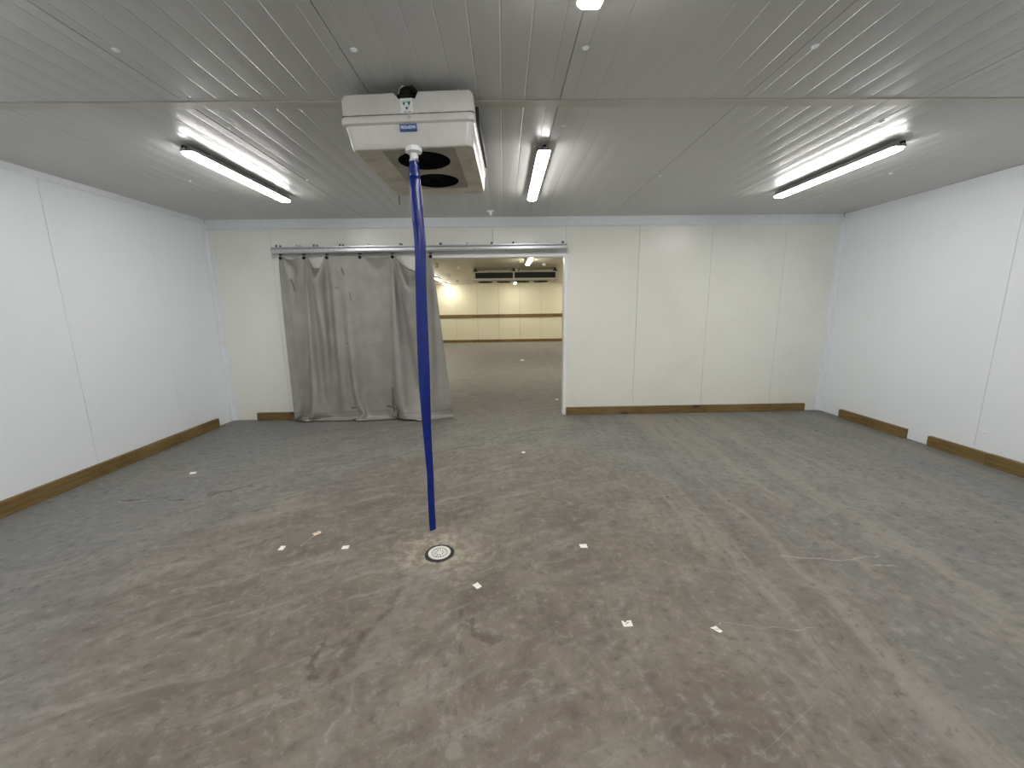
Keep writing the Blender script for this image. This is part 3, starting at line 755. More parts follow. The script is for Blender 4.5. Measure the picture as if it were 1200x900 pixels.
  [-1012,24,25,24,24,22,22,21,22,24,27,25,18,10,7,11,18,25,21,12,6,11,19,25,22,20,25,25,16,10,16,24,24,21,16,17,23,25,22,20,23,24,19,15,16,23,25,20,16,17,22,26,26,25,24,24,25,24,24,25,24,25,24,24,25,26,27,25,21,16,13,14,16,20,25,23,18,13,11,12,15,18,22,25,27,23,19,20,24,26,22,19,19,22,24,24,23,20,21,21,24,24,25,23,24,22],
  [-1012,25,24,24,23,23,21,21,22,24,27,25,17,9,8,11,18,25,22,12,7,9,19,24,22,22,25,25,15,12,18,24,24,20,16,18,23,25,22,20,23,24,19,14,17,22,25,20,16,17,21,26,26,25,24,24,24,24,25,24,25,24,24,24,25,27,27,24,21,16,13,13,16,21,23,24,20,13,12,11,15,18,21,25,27,23,20,21,24,26,22,19,20,23,24,24,22,21,21,22,24,25,24,23,24,23],
  [-1012,25,24,24,23,22,21,21,22,25,26,24,16,10,8,11,18,25,23,12,7,9,17,24,23,23,25,25,15,13,20,24,24,19,17,18,24,24,22,20,23,24,18,15,16,22,25,20,16,16,21,25,26,25,24,24,24,25,24,25,24,25,23,25,25,27,26,25,19,16,14,13,16,20,24,24,20,15,11,12,15,17,21,24,26,25,21,20,25,25,22,20,21,23,25,23,22,21,21,24,24,25,24,24,23,23],
  [-1012,25,24,24,23,22,20,20,22,26,27,23,15,10,8,11,19,25,22,13,8,8,16,24,23,23,26,24,15,15,22,24,24,19,16,20,23,24,22,20,24,23,18,14,16,22,24,21,15,16,21,25,26,24,24,24,25,24,24,25,25,24,24,24,25,27,27,24,19,15,14,14,16,20,23,24,21,16,12,12,14,18,21,23,24,25,23,21,24,26,22,20,22,24,25,23,22,21,22,23,25,25,24,24,23,24],
  [-1011,24,24,24,23,21,20,20,22,26,27,22,15,9,8,12,19,25,22,14,9,8,14,23,24,24,26,24,15,16,24,24,23,19,17,20,24,24,21,20,24,24,18,13,16,21,24,21,15,15,21,25,25,25,24,24,24,24,25,25,24,24,24,24,26,27,26,24,19,15,14,14,17,19,22,24,22,17,12,12,14,19,21,22,23,25,24,22,24,25,22,21,24,24,24,23,22,21,23,24,25,25,24,24,24,24],
  [-1011,24,24,24,23,21,19,19,23,26,26,22,14,10,8,12,19,25,23,15,8,9,13,22,24,25,26,23,16,18,24,25,23,18,17,21,24,24,21,21,24,23,18,14,15,20,24,21,15,15,20,24,25,25,24,24,24,25,24,25,25,24,24,24,26,27,26,23,18,15,15,14,17,19,21,25,22,18,13,11,15,19,21,22,23,23,24,23,25,25,22,22,24,25,24,23,21,22,23,25,25,25,24,24,24,24],
  [-1011,24,25,23,23,20,18,20,23,26,26,20,15,10,8,12,20,24,23,15,10,9,12,20,25,25,27,23,17,20,24,25,22,17,19,21,25,23,22,20,24,24,18,13,15,19,25,20,14,15,20,24,25,24,24,24,25,24,25,25,24,24,24,25,26,26,26,22,18,16,14,16,16,19,21,24,24,18,13,12,15,19,21,23,22,21,24,25,24,25,22,25,24,24,24,23,22,22,24,25,26,24,24,24,25,24],
  [-1011,25,24,23,22,20,17,20,23,27,25,20,14,10,9,12,20,24,23,16,12,9,10,19,25,26,27,23,17,22,25,24,22,17,19,23,24,24,21,21,24,23,19,13,14,19,24,20,13,15,19,24,25,24,25,24,24,24,25,25,25,23,24,25,26,27,25,22,17,16,15,15,18,18,21,23,24,20,14,12,14,20,22,22,22,22,22,24,26,25,23,25,24,24,24,23,22,22,25,26,26,24,24,24,25,25],
  [-1010,24,24,23,22,19,16,20,24,27,24,19,15,11,8,12,19,25,23,17,13,9,11,17,24,27,27,22,19,24,24,25,20,18,20,23,25,23,22,21,24,24,18,14,14,17,24,18,13,14,20,24,24,24,25,24,24,25,25,25,24,24,24,25,26,27,24,21,18,15,15,16,18,19,20,23,24,21,15,11,15,20,23,22,22,22,22,24,25,25,24,25,24,24,24,23,22,24,25,27,25,24,24,25,24,25],
  [-1010,24,24,23,21,18,16,20,25,26,23,19,16,11,9,11,19,24,23,19,14,11,11,15,22,27,27,24,20,24,24,25,20,18,21,24,24,24,22,21,24,24,18,14,15,16,23,14,13,16,19,24,24,25,24,24,24,25,25,25,25,23,24,25,27,26,24,20,18,15,16,16,18,19,20,23,24,22,15,11,16,21,23,22,22,22,23,23,25,25,24,24,25,24,24,23,22,25,26,27,25,24,24,25,25,25],
  [-1010,24,24,23,21,17,16,19,26,25,22,19,17,13,8,11,17,24,23,20,17,12,11,14,20,26,27,24,23,24,25,23,20,19,22,24,25,24,22,22,23,26,13,17,17,16,20,17,7,17,19,23,24,25,24,24,25,25,25,25,24,23,24,26,26,26,23,20,17,16,16,16,19,20,20,22,24,23,14,12,18,21,23,23,22,22,22,24,24,25,24,24,25,24,24,23,23,26,27,26,24,24,25,25,25,26],
  [-1009,23,24,22,21,18,18,15,26,24,21,20,18,14,12,9,13,24,22,22,19,14,12,15,18,23,26,25,25,25,24,23,19,20,24,24,24,25,23,22,23,26,20,13,17,16,18,24,13,11,6,23,25,24,24,25,24,25,25,25,25,23,24,25,27,25,22,20,17,17,15,17,19,21,21,21,23,24,10,17,19,21,23,23,22,23,22,24,24,24,24,24,24,25,24,23,24,27,27,26,24,24,25,25,26,25],
  [-1009,24,23,21,20,16,13,21,26,22,21,21,19,14,12,6,15,24,22,22,21,18,12,17,18,21,25,27,24,24,24,21,20,22,24,25,24,24,24,23,24,26,24,17,14,17,17,25,12,18,-4,16,24,24,25,24,24,26,25,25,24,23,24,26,27,24,21,19,18,17,15,18,20,21,22,21,21,25,20,12,18,20,22,23,23,22,23,24,23,24,24,24,24,24,24,24,26,27,27,25,25,24,24,26,26,25],
  [-1008,23,22,20,18,12,15,24,24,21,21,18,13,3,14,16,24,23,22,23,22,22,17,18,18,20,22,24,24,25,23,21,21,25,24,25,24,24,25,24,24,26,26,23,14,18,18,20,25,8,-6,6,22,24,25,24,25,25,25,26,24,23,24,26,26,20,19,20,20,18,16,19,21,22,22,22,21,23,25,21,15,14,19,24,23,23,23,23,24,23,23,24,24,24,24,25,26,27,27,26,24,24,25,25,26,25],
  [-1007,22,20,19,16,14,13,25,20,20,20,10,3,9,20,23,24,23,22,23,19,22,22,23,24,23,23,22,17,25,21,23,25,25,25,24,24,24,25,24,26,26,25,26,22,20,20,19,13,6,-8,13,14,23,24,24,25,25,26,25,25,23,24,27,20,15,21,21,20,20,20,21,22,22,22,22,22,23,24,26,6,18,23,23,22,23,24,23,23,24,23,23,23,23,25,25,27,27,26,25,25,24,24,26,25,25],
  [-1008,17,13,14,11,14,22,21,21,20,2,7,24,22,14,22,21,20,20,21,20,22,22,24,24,25,26,26,25,25,24,25,26,25,24,25,24,24,25,25,26,26,25,22,16,10,7,15,21,15,14,13,9,24,22,24,24,26,25,25,25,24,24,27,23,17,21,20,20,20,20,21,22,22,23,22,22,22,23,25,17,21,18,22,22,22,23,23,24,23,23,23,23,23,23,25,25,27,25,24,24,23,25,25,25,24],
  [-1044,12,14,14,21,21,20,20,19,20,23,18,13,1,18,21,22,21,24,24,23,25,24,26,27,27,28,26,25,24,25,25,25,25,24,25,24,24,25,25,21,26,11,17,11,3,17,19,6,20,23,25,24,24,24,24,25,26,25,25,24,25,25,26,26,26,25,23,20,18,22,20,17,22,23,22,22,22,22,24,20,17,23,21,21,22,22,21,23,23,23,23,23,23,24,24,26,26,25,24,23,23,24,25,24,23],
  [-1085,13,21,22,21,21,21,21,22,22,22,23,24,20,20,19,8,17,24,24,25,24,25,26,27,28,27,26,25,24,25,25,25,25,25,24,24,25,24,25,25,19,26,-15,-9,14,21,25,26,25,25,24,24,24,24,25,25,25,26,25,24,24,26,26,27,27,25,24,24,23,16,21,23,22,23,23,22,22,22,22,22,22,21,20,8,23,24,23,23,23,23,23,23,23,24,25,26,26,25,23,24,23,24,24,24,23],
 ],
 [
  [60,0,0,-9,-12,-11,-10,-5,0,5,9,11,11,10,1,0,0,7,9,6,11,11,10,12,0,0,0,0,0,0,-11,-12,-11,-10,-10,-8,-4,0,0,0,0,0,0,0,0,0,0,0,0,0,0,0,0,0,0,0,-8,-9,-8,-7,-5,-5,-2,0,1,3,4,5,6,8,10,7,0,0,7,11,12,14,13,9,0,-10,-11,-5,-4,-2,-3,-2,-2,-1,8,14,18,0,-11,-10,-9,-8,-7,-8,-8,-9,-9,13,0,0],
  [60,0,0,9,-10,-12,-11,-7,0,6,10,11,10,-12,6,0,0,-14,9,9,9,9,11,11,11,0,0,0,-1,-10,-11,-11,-11,-11,-10,-8,18,0,0,0,0,0,0,0,0,0,0,0,0,0,0,0,0,0,0,0,5,-8,-8,-8,-6,-5,-3,-1,2,2,5,7,8,8,9,-7,0,0,-14,11,12,14,14,14,11,4,-1,-3,-2,-3,-2,-3,-2,-2,-2,6,14,-15,-13,-10,-8,-7,-8,-9,-11,-9,19,5,0,0],
  [63,-7,5,3,13,-11,-11,-9,-2,7,12,9,-13,-6,12,0,-12,2,-20,7,10,9,10,11,13,4,1,-1,-6,-10,-12,-11,-11,-10,-11,17,21,-7,1,0,0,0,0,0,0,0,0,0,0,0,0,0,0,2,-5,6,-3,9,-7,-7,-8,-5,-4,-1,1,4,5,8,8,7,-1,-12,-4,13,-15,-15,12,14,14,14,13,11,6,3,2,1,0,0,0,0,0,-4,-14,-15,-11,-9,-8,-8,-10,-12,-9,15,20,4,-9,4],
  [58,-3,8,-3,12,13,7,-11,-5,10,-4,-18,-12,4,16,-10,-14,13,-13,-22,-16,9,11,10,12,9,3,-3,-10,-12,-11,-10,-12,6,21,23,17,-11,-2,-1,1,0,0,0,0,0,0,0,0,0,0,1,0,-1,-1,6,-6,4,9,6,-5,-7,-5,-3,1,5,8,6,-4,-2,-4,-14,-6,20,-3,-20,-21,-4,15,13,14,12,11,9,6,3,3,0,0,-2,-7,-14,-14,-10,-8,-11,-12,-12,-8,6,18,21,17,-1,-16,5],
  [56,-1,8,-5,9,13,12,6,-1,-7,-18,-15,-5,10,13,-16,-15,17,-4,-20,-25,-21,-5,11,11,11,6,-5,-12,-11,-11,-4,15,22,24,23,11,-13,-6,1,0,0,0,0,0,0,1,0,0,1,0,0,-1,-1,1,6,-5,-1,6,8,8,5,-1,-4,-2,7,-5,-6,-3,-1,-5,-16,-7,22,7,-15,-23,-22,-13,7,13,13,13,12,9,7,5,3,-2,-9,-13,-12,-10,-11,-14,-11,-8,-1,11,20,22,20,12,-7,-17,4],
  [54,3,7,-7,5,14,12,6,-2,-13,-15,-11,2,14,7,-20,-16,20,3,-17,-24,-25,-24,-14,5,11,9,-6,-12,-10,6,20,22,24,24,22,6,-16,-7,0,2,1,-1,-1,0,0,0,2,2,1,0,-1,-2,-1,2,6,-3,-5,3,7,7,7,4,2,-1,-5,-5,-4,-1,-1,-7,-17,-9,23,14,-7,-21,-24,-23,-17,-3,11,12,13,12,11,9,6,-9,-14,-14,-10,-12,-9,-8,-5,2,15,20,22,22,19,6,-12,-17,3],
  [52,6,6,-7,2,13,12,5,-4,-13,-13,-7,8,15,1,-23,-16,19,11,-13,-22,-26,-26,-25,-20,-1,6,-6,-7,19,21,22,24,24,23,20,2,-18,-9,1,3,2,-1,-2,-3,0,1,4,4,1,0,-3,-3,-1,3,7,-2,-5,-1,5,7,7,4,1,-2,-4,-4,0,0,-2,-10,-17,-11,23,19,1,-18,-24,-23,-22,-19,-12,4,12,13,13,11,10,-8,-15,-9,-8,-7,-9,-11,6,18,22,21,22,22,15,1,-16,-16,4],
  [51,7,5,-6,0,11,12,5,-6,-13,-10,-2,11,14,-5,-24,-16,19,15,-6,-22,-25,-26,-25,-22,-19,-5,2,14,19,21,23,24,24,23,18,-4,-18,-10,0,5,3,-1,-4,-4,-1,2,6,5,3,-1,-3,-4,-2,2,8,0,-4,-4,2,6,7,4,1,-2,-3,-1,0,1,-3,-12,-18,-12,22,22,8,-13,-23,-23,-23,-21,-19,-17,-6,10,13,12,7,2,-4,-8,-8,-12,-10,6,23,22,21,22,22,20,11,-5,-17,-14,3],
  [50,8,5,-5,-2,9,12,4,-7,-12,-7,2,14,11,-10,-25,-16,17,19,0,-19,-25,-26,-25,-22,-18,-7,4,11,20,21,24,24,24,23,14,-8,-19,-11,2,5,4,-1,-6,-5,-2,3,7,7,4,-1,-4,-5,-2,2,7,3,-4,-4,0,3,6,5,0,-1,-2,1,1,0,-5,-12,-20,-11,19,24,14,-7,-20,-23,-23,-21,-20,-21,-19,-15,3,13,8,1,0,-6,-8,-9,17,23,22,21,22,22,21,18,6,-9,-18,-12,3],
  [50,8,5,-5,-3,7,11,4,-7,-10,-5,7,14,8,-14,-26,-16,16,21,5,-14,-25,-25,-25,-23,-16,-4,-4,13,19,22,24,25,24,21,11,-11,-20,-11,2,7,4,-2,-6,-7,-2,4,8,8,4,0,-4,-6,-3,2,6,4,-2,-4,-2,2,5,4,1,-1,0,1,2,-1,-6,-14,-20,-11,17,24,19,0,-17,-23,-22,-22,-20,-20,-19,-19,-17,-13,2,8,-5,-3,13,18,21,22,21,21,22,22,21,15,1,-13,-18,-10,2],
  [49,9,4,-3,-4,5,10,3,-7,-8,-1,9,14,5,-18,-25,-17,16,21,10,-10,-23,-25,-25,-23,-16,-11,2,13,19,23,24,24,24,20,7,-14,-20,-11,2,8,4,-2,-7,-8,-2,4,9,9,6,0,-5,-6,-4,2,6,4,0,-3,-3,1,3,3,1,1,1,1,1,-1,-7,-15,-20,-13,16,24,22,6,-12,-21,-23,-21,-21,-20,-19,-18,-17,-15,-11,-4,5,11,15,19,21,21,21,21,22,22,19,11,-3,-16,-17,-9,4],
  [48,10,4,-2,-5,3,10,2,-6,-6,2,11,13,1,-20,-25,-17,14,22,14,-6,-21,-24,-25,-22,-19,-10,2,12,20,22,25,25,23,19,2,-16,-21,-10,3,8,5,-2,-9,-8,-3,4,10,10,7,1,-5,-6,-5,1,5,5,1,-3,-2,0,2,2,2,1,2,1,1,-2,-8,-17,-20,-12,13,24,23,12,-7,-18,-22,-22,-21,-20,-19,-18,-17,-15,-11,-3,4,11,16,19,20,20,21,21,23,21,17,7,-7,-17,-17,-7,4],
  [48,9,5,-2,-4,1,8,3,-6,-4,5,13,11,-3,-21,-26,-16,13,21,18,-2,-18,-24,-24,-22,-20,-11,2,13,19,23,25,25,23,16,-2,-18,-20,-10,4,9,5,-3,-9,-9,-4,5,10,11,7,2,-4,-6,-6,0,4,5,2,-1,-2,0,1,2,1,2,1,2,0,-3,-8,-18,-20,-13,11,24,24,16,-1,-15,-21,-22,-21,-21,-19,-18,-17,-15,-10,-3,4,11,16,19,19,20,21,22,22,21,14,2,-10,-18,-15,-6,4],
  [47,10,4,-1,-4,1,6,2,-4,-1,7,13,9,-6,-22,-26,-17,12,22,20,2,-15,-23,-24,-22,-20,-11,1,13,19,24,25,25,22,13,-5,-19,-21,-8,4,9,5,-3,-10,-10,-4,5,11,11,9,3,-4,-6,-6,-1,3,4,2,0,-1,0,1,1,2,2,1,1,0,-3,-10,-18,-21,-13,10,22,25,20,4,-11,-19,-22,-21,-22,-19,-18,-17,-14,-10,-3,4,11,16,18,19,19,22,22,22,20,11,-2,-13,-18,-15,-4,5],
  [47,9,5,0,-4,0,5,2,-3,1,9,12,8,-9,-24,-25,-17,11,22,21,6,-12,-22,-23,-22,-20,-12,1,12,21,24,25,24,22,10,-9,-20,-20,-8,5,10,5,-4,-11,-10,-4,4,11,13,10,3,-3,-7,-6,-1,2,4,2,0,0,0,1,1,2,1,2,1,0,-4,-11,-19,-21,-13,7,22,25,22,9,-6,-17,-21,-21,-22,-21,-18,-15,-15,-10,-2,5,11,15,18,17,20,22,23,21,17,8,-6,-15,-18,-13,-3,6],
  [46,10,4,1,-3,0,3,1,0,3,10,12,5,-11,-25,-25,-17,10,22,22,10,-10,-20,-22,-22,-20,-13,0,13,21,25,24,25,20,6,-11,-21,-19,-7,6,10,5,-5,-11,-11,-5,5,11,13,11,4,-2,-6,-7,-2,1,4,2,0,0,0,1,2,1,2,2,1,-1,-4,-12,-20,-21,-14,6,21,25,24,13,-2,-13,-20,-22,-21,-22,-19,-17,-12,-9,-2,5,11,15,16,17,21,22,23,20,15,3,-8,-17,-17,-12,-2,7],
  [46,9,5,0,-1,0,2,1,2,5,10,11,2,-13,-25,-25,-17,9,21,23,13,-6,-18,-22,-22,-19,-14,0,13,21,25,25,24,18,3,-13,-22,-19,-6,7,11,4,-5,-12,-11,-6,5,12,13,12,6,-2,-6,-7,-3,1,3,2,0,1,0,1,2,1,2,2,1,-1,-6,-13,-20,-21,-14,4,20,25,24,16,4,-10,-18,-21,-22,-21,-21,-17,-12,-8,0,5,10,16,13,17,22,23,22,19,11,0,-11,-17,-17,-11,0,7],
  [45,9,5,1,0,0,1,2,3,6,10,10,1,-16,-25,-25,-17,8,21,24,15,-3,-16,-21,-22,-19,-14,-1,13,22,25,25,24,16,0,-16,-22,-18,-5,8,10,5,-6,-12,-13,-5,4,12,15,12,6,0,-6,-7,-3,0,2,2,0,1,1,1,1,2,2,2,1,-2,-6,-14,-20,-21,-15,2,19,25,24,19,8,-6,-15,-20,-22,-22,-21,-18,-15,-1,1,5,8,11,13,19,23,23,21,17,8,-3,-13,-18,-16,-9,0,8],
  [45,8,5,1,1,0,2,2,5,7,9,9,-2,-17,-25,-25,-16,6,21,24,18,0,-15,-20,-21,-20,-13,-2,14,22,26,25,22,14,-3,-18,-22,-17,-3,8,11,4,-7,-13,-13,-6,5,12,15,13,7,0,-5,-7,-4,0,1,2,1,0,1,1,2,2,2,2,1,-2,-7,-15,-21,-21,-15,1,17,25,24,21,11,-1,-12,-19,-21,-23,-21,-19,-14,-4,10,7,7,8,7,21,23,23,20,14,5,-6,-15,-18,-15,-8,2,9],
  [45,8,4,2,1,1,2,3,5,8,9,7,-3,-18,-26,-25,-16,5,21,24,19,3,-12,-19,-20,-20,-14,-2,14,24,25,25,21,11,-6,-18,-23,-16,-2,9,10,5,-8,-13,-14,-6,4,12,16,13,9,1,-5,-7,-4,-1,1,1,1,1,0,2,2,2,2,2,1,-3,-8,-15,-21,-21,-16,-1,16,24,25,21,15,3,-8,-17,-21,-22,-22,-19,-14,-5,2,5,8,10,15,22,22,22,19,12,1,-9,-15,-18,-14,-7,2,10],
  [44,8,4,2,1,2,3,4,6,8,8,6,-5,-19,-26,-24,-17,5,20,24,21,5,-10,-17,-20,-20,-14,-1,14,23,26,25,20,8,-9,-19,-22,-16,-1,10,11,3,-8,-14,-14,-7,4,13,15,15,9,2,-4,-7,-4,-2,1,0,1,1,1,1,3,2,3,1,1,-4,-8,-17,-21,-21,-15,-3,15,23,24,23,16,8,-4,-14,-20,-23,-22,-19,-14,-6,0,5,7,12,17,21,23,21,17,9,-2,-11,-16,-17,-14,-5,3,10],
  [44,7,4,2,2,2,3,5,7,8,9,4,-7,-20,-26,-24,-17,4,20,25,21,8,-8,-16,-20,-19,-14,-2,15,24,26,24,19,5,-11,-20,-22,-14,0,10,11,3,-9,-15,-14,-8,5,13,15,15,11,2,-4,-6,-5,-2,0,1,0,1,1,2,3,2,3,2,-1,-3,-10,-17,-21,-21,-16,-4,13,23,24,22,19,10,1,-11,-18,-22,-23,-20,-14,-6,-2,4,9,12,19,21,22,20,15,6,-4,-13,-17,-17,-12,-4,4,11],
  [44,7,3,3,2,2,4,6,7,9,8,3,-8,-22,-26,-24,-16,2,20,25,22,10,-5,-16,-19,-19,-14,-1,16,24,26,23,18,2,-13,-21,-22,-13,2,10,11,3,-10,-15,-15,-8,4,13,16,16,11,3,-3,-6,-5,-2,-1,0,1,0,2,2,3,3,2,2,-1,-4,-10,-18,-21,-21,-17,-4,11,21,24,23,19,14,4,-7,-16,-21,-23,-20,-15,-7,-2,4,8,14,19,22,21,18,13,3,-7,-14,-17,-16,-11,-3,5,12],
  [44,6,4,2,2,4,4,6,8,9,8,1,-10,-22,-25,-24,-17,2,19,25,23,12,-3,-14,-19,-19,-13,-1,16,25,25,24,14,0,-15,-21,-21,-12,3,11,10,2,-10,-16,-15,-8,4,13,16,16,12,4,-3,-5,-5,-3,-1,0,0,1,1,3,3,3,3,1,-1,-5,-11,-18,-22,-20,-17,-6,10,20,23,23,21,15,8,-3,-13,-20,-23,-21,-15,-8,-2,3,9,15,20,21,20,17,10,1,-9,-15,-17,-16,-10,-2,7,12],
  [43,6,4,2,3,4,5,7,8,9,7,1,-12,-23,-25,-24,-16,1,18,25,23,14,-1,-13,-18,-18,-13,0,17,25,25,22,13,-3,-17,-21,-21,-10,3,12,11,1,-11,-17,-16,-8,4,13,17,16,13,5,-2,-5,-5,-4,-1,-1,1,1,1,3,3,3,3,1,-1,-5,-13,-18,-22,-21,-17,-7,8,20,23,22,21,18,10,1,-9,-19,-22,-21,-16,-8,-3,3,9,16,20,21,19,15,8,-3,-10,-16,-17,-15,-9,0,7,12],
  [43,5,4,2,3,5,6,8,9,8,7,-1,-13,-24,-25,-23,-17,1,18,24,24,15,1,-11,-17,-18,-13,1,17,25,25,22,10,-6,-17,-22,-20,-9,5,12,10,1,-12,-17,-17,-8,4,13,17,17,13,6,-2,-5,-5,-3,-2,-1,0,1,2,3,3,4,2,2,-2,-6,-13,-19,-22,-21,-17,-8,6,19,22,22,22,18,13,5,-6,-16,-22,-21,-16,-9,-3,3,10,16,20,20,18,13,5,-5,-12,-16,-16,-14,-8,1,7,13],
  [43,5,3,3,3,5,7,8,10,9,5,-2,-15,-23,-26,-23,-16,-1,18,24,24,17,3,-10,-17,-17,-12,1,19,25,25,19,8,-8,-18,-22,-19,-7,5,12,10,0,-12,-18,-17,-8,3,13,18,17,14,6,-1,-4,-5,-4,-2,-1,0,1,2,3,3,4,3,1,-2,-7,-14,-19,-22,-21,-17,-9,5,16,22,22,22,20,15,8,-3,-13,-20,-21,-17,-10,-4,3,11,17,19,20,17,11,2,-7,-13,-16,-17,-13,-6,2,8,13],
  [42,5,3,3,4,5,8,9,10,9,4,-3,-16,-24,-25,-23,-17,-1,17,24,24,18,5,-8,-16,-17,-12,3,19,25,25,18,5,-10,-19,-22,-18,-6,6,13,10,-1,-13,-18,-18,-9,4,13,18,17,15,7,0,-5,-5,-4,-2,-2,0,1,3,3,4,3,3,1,-3,-7,-15,-19,-22,-20,-18,-10,3,15,21,22,22,20,17,11,1,-10,-18,-21,-17,-11,-4,3,11,17,20,18,16,8,0,-9,-14,-16,-16,-12,-5,3,9,13],
  [42,4,3,3,4,6,9,10,10,9,4,-6,-17,-24,-25,-23,-16,-2,17,23,24,19,8,-8,-15,-16,-11,4,20,25,23,17,2,-11,-20,-22,-16,-5,7,13,9,-1,-14,-19,-18,-9,3,14,18,18,15,7,0,-3,-5,-4,-3,-2,0,1,3,3,4,4,2,1,-3,-9,-14,-20,-21,-21,-18,-11,1,14,20,22,22,21,17,13,6,-7,-16,-19,-18,-12,-4,3,12,17,18,18,14,6,-3,-10,-14,-17,-15,-11,-4,4,9,14],
  [42,3,3,3,5,7,9,11,10,8,3,-6,-18,-25,-25,-22,-17,-2,16,23,24,20,9,-5,-14,-16,-10,5,20,25,23,14,0,-13,-20,-22,-15,-4,9,13,9,-3,-14,-19,-19,-9,3,13,18,19,16,8,0,-3,-5,-4,-3,-2,0,1,3,3,5,3,3,0,-4,-9,-15,-20,-21,-21,-18,-12,0,12,20,21,22,21,18,15,9,-3,-13,-18,-18,-12,-6,4,12,17,18,17,11,4,-5,-11,-15,-17,-14,-9,-3,4,10,14],
  [41,3,3,3,6,7,10,11,11,8,2,-8,-19,-25,-24,-23,-16,-3,15,23,24,21,11,-4,-13,-15,-10,7,21,24,22,11,-2,-14,-20,-21,-14,-3,9,13,9,-3,-15,-20,-18,-11,4,13,19,19,16,8,1,-3,-5,-4,-3,-2,-1,2,3,4,4,4,3,-1,-4,-10,-16,-20,-21,-20,-19,-13,-1,10,19,21,22,21,19,16,12,1,-10,-17,-17,-13,-6,4,12,17,18,15,9,1,-7,-12,-15,-16,-13,-9,-1,5,10,14],
  [41,3,2,4,5,9,11,11,11,8,1,-10,-20,-25,-24,-22,-17,-3,15,22,24,21,13,-2,-12,-15,-8,7,22,24,21,9,-4,-15,-21,-20,-14,0,9,13,9,-4,-16,-20,-19,-11,3,14,19,19,16,9,2,-3,-4,-5,-3,-2,-1,2,3,4,5,4,2,-1,-5,-10,-17,-20,-20,-21,-19,-13,-3,9,17,21,22,21,19,18,13,5,-6,-15,-16,-14,-6,4,12,17,17,13,6,-1,-8,-12,-16,-16,-12,-6,-1,6,10,14],
  [40,3,2,4,6,9,12,12,11,8,-1,-11,-21,-24,-24,-22,-17,-3,13,22,24,22,14,0,-11,-14,-7,9,22,23,19,6,-5,-16,-21,-20,-11,0,10,13,8,-5,-16,-21,-19,-11,3,14,19,20,16,10,2,-3,-4,-5,-4,-2,0,2,3,5,4,4,2,0,-6,-12,-17,-19,-21,-21,-18,-14,-5,7,16,21,21,21,20,19,15,8,-2,-12,-16,-13,-7,4,12,17,16,11,3,-3,-9,-13,-16,-15,-11,-5,0,7,11,13],
  [40,2,2,4,7,10,13,12,12,6,-2,-13,-21,-24,-24,-22,-16,-4,12,22,24,22,16,1,-10,-13,-6,11,22,23,17,3,-6,-17,-21,-18,-11,1,11,13,8,-6,-16,-22,-19,-12,3,14,19,21,16,10,2,-2,-4,-5,-4,-2,0,2,4,4,5,4,2,-2,-6,-12,-17,-20,-21,-20,-19,-15,-6,6,14,20,22,21,20,19,16,12,1,-8,-15,-13,-7,4,12,16,15,8,1,-4,-10,-14,-16,-14,-9,-5,2,7,11,13],
  [39,2,2,5,7,11,13,13,12,6,-4,-14,-22,-24,-24,-21,-17,-4,12,21,23,23,17,4,-9,-12,-5,12,22,22,14,2,-7,-18,-21,-17,-10,3,11,13,7,-6,-17,-22,-20,-12,2,14,20,21,17,10,3,-3,-4,-4,-4,-2,0,2,4,5,5,4,2,-2,-8,-13,-17,-20,-20,-21,-18,-15,-8,3,14,19,21,22,20,19,17,14,5,-4,-13,-13,-7,4,12,16,13,4,0,-6,-11,-15,-14,-13,-9,-2,2,7,11,13],
  [38,2,2,5,8,12,14,14,11,5,-5,-16,-22,-24,-23,-22,-16,-5,11,21,23,23,18,6,-7,-11,-3,12,23,20,12,0,-9,-18,-20,-17,-8,4,11,13,7,-7,-18,-22,-20,-12,1,14,21,21,17,10,3,-2,-4,-4,-4,-2,1,2,4,5,5,4,1,-3,-8,-13,-18,-20,-20,-20,-19,-15,-9,1,12,19,21,21,21,19,18,14,10,-1,-9,-13,-7,4,12,15,10,1,-2,-7,-11,-15,-14,-12,-7,-1,3,8,10,13],
  [37,1,3,6,9,12,15,14,11,4,-7,-17,-22,-24,-23,-21,-17,-5,10,20,23,23,20,8,-6,-9,-2,14,22,19,8,0,-10,-19,-20,-15,-7,4,12,13,6,-7,-18,-22,-21,-13,1,14,21,22,17,11,2,-1,-4,-4,-4,-2,1,2,5,5,5,4,1,-4,-9,-14,-18,-20,-20,-19,-19,-16,-10,-1,11,18,20,22,20,20,17,16,12,4,-6,-11,-7,4,12,14,5,0,-3,-8,-12,-15,-14,-10,-5,0,4,7,11,11],
  [36,1,4,6,9,14,15,15,10,3,-9,-18,-22,-24,-23,-21,-16,-6,10,19,23,23,20,11,-4,-8,0,14,22,17,5,-1,-11,-19,-19,-14,-6,5,12,13,6,-8,-18,-22,-22,-14,1,14,21,22,18,11,3,-2,-3,-5,-3,-1,0,3,5,5,6,3,0,-4,-10,-15,-18,-19,-20,-20,-18,-16,-11,-3,8,17,21,21,21,19,18,15,14,9,-1,-9,-6,3,12,11,1,-1,-5,-8,-13,-14,-13,-8,-4,1,4,8,10,11],
  [35,1,4,7,10,14,16,15,11,0,-11,-18,-23,-23,-23,-21,-16,-6,9,19,22,23,21,14,-2,-7,2,15,21,15,2,-2,-12,-19,-19,-12,-4,5,12,13,6,-9,-18,-22,-22,-15,-1,15,21,23,18,11,3,-1,-4,-4,-3,-1,1,3,5,6,5,3,0,-5,-11,-16,-18,-19,-20,-19,-18,-16,-12,-5,6,16,20,22,21,19,17,15,14,11,7,-4,-6,3,12,4,0,-4,-5,-9,-12,-14,-11,-7,-2,2,4,8,9,10],
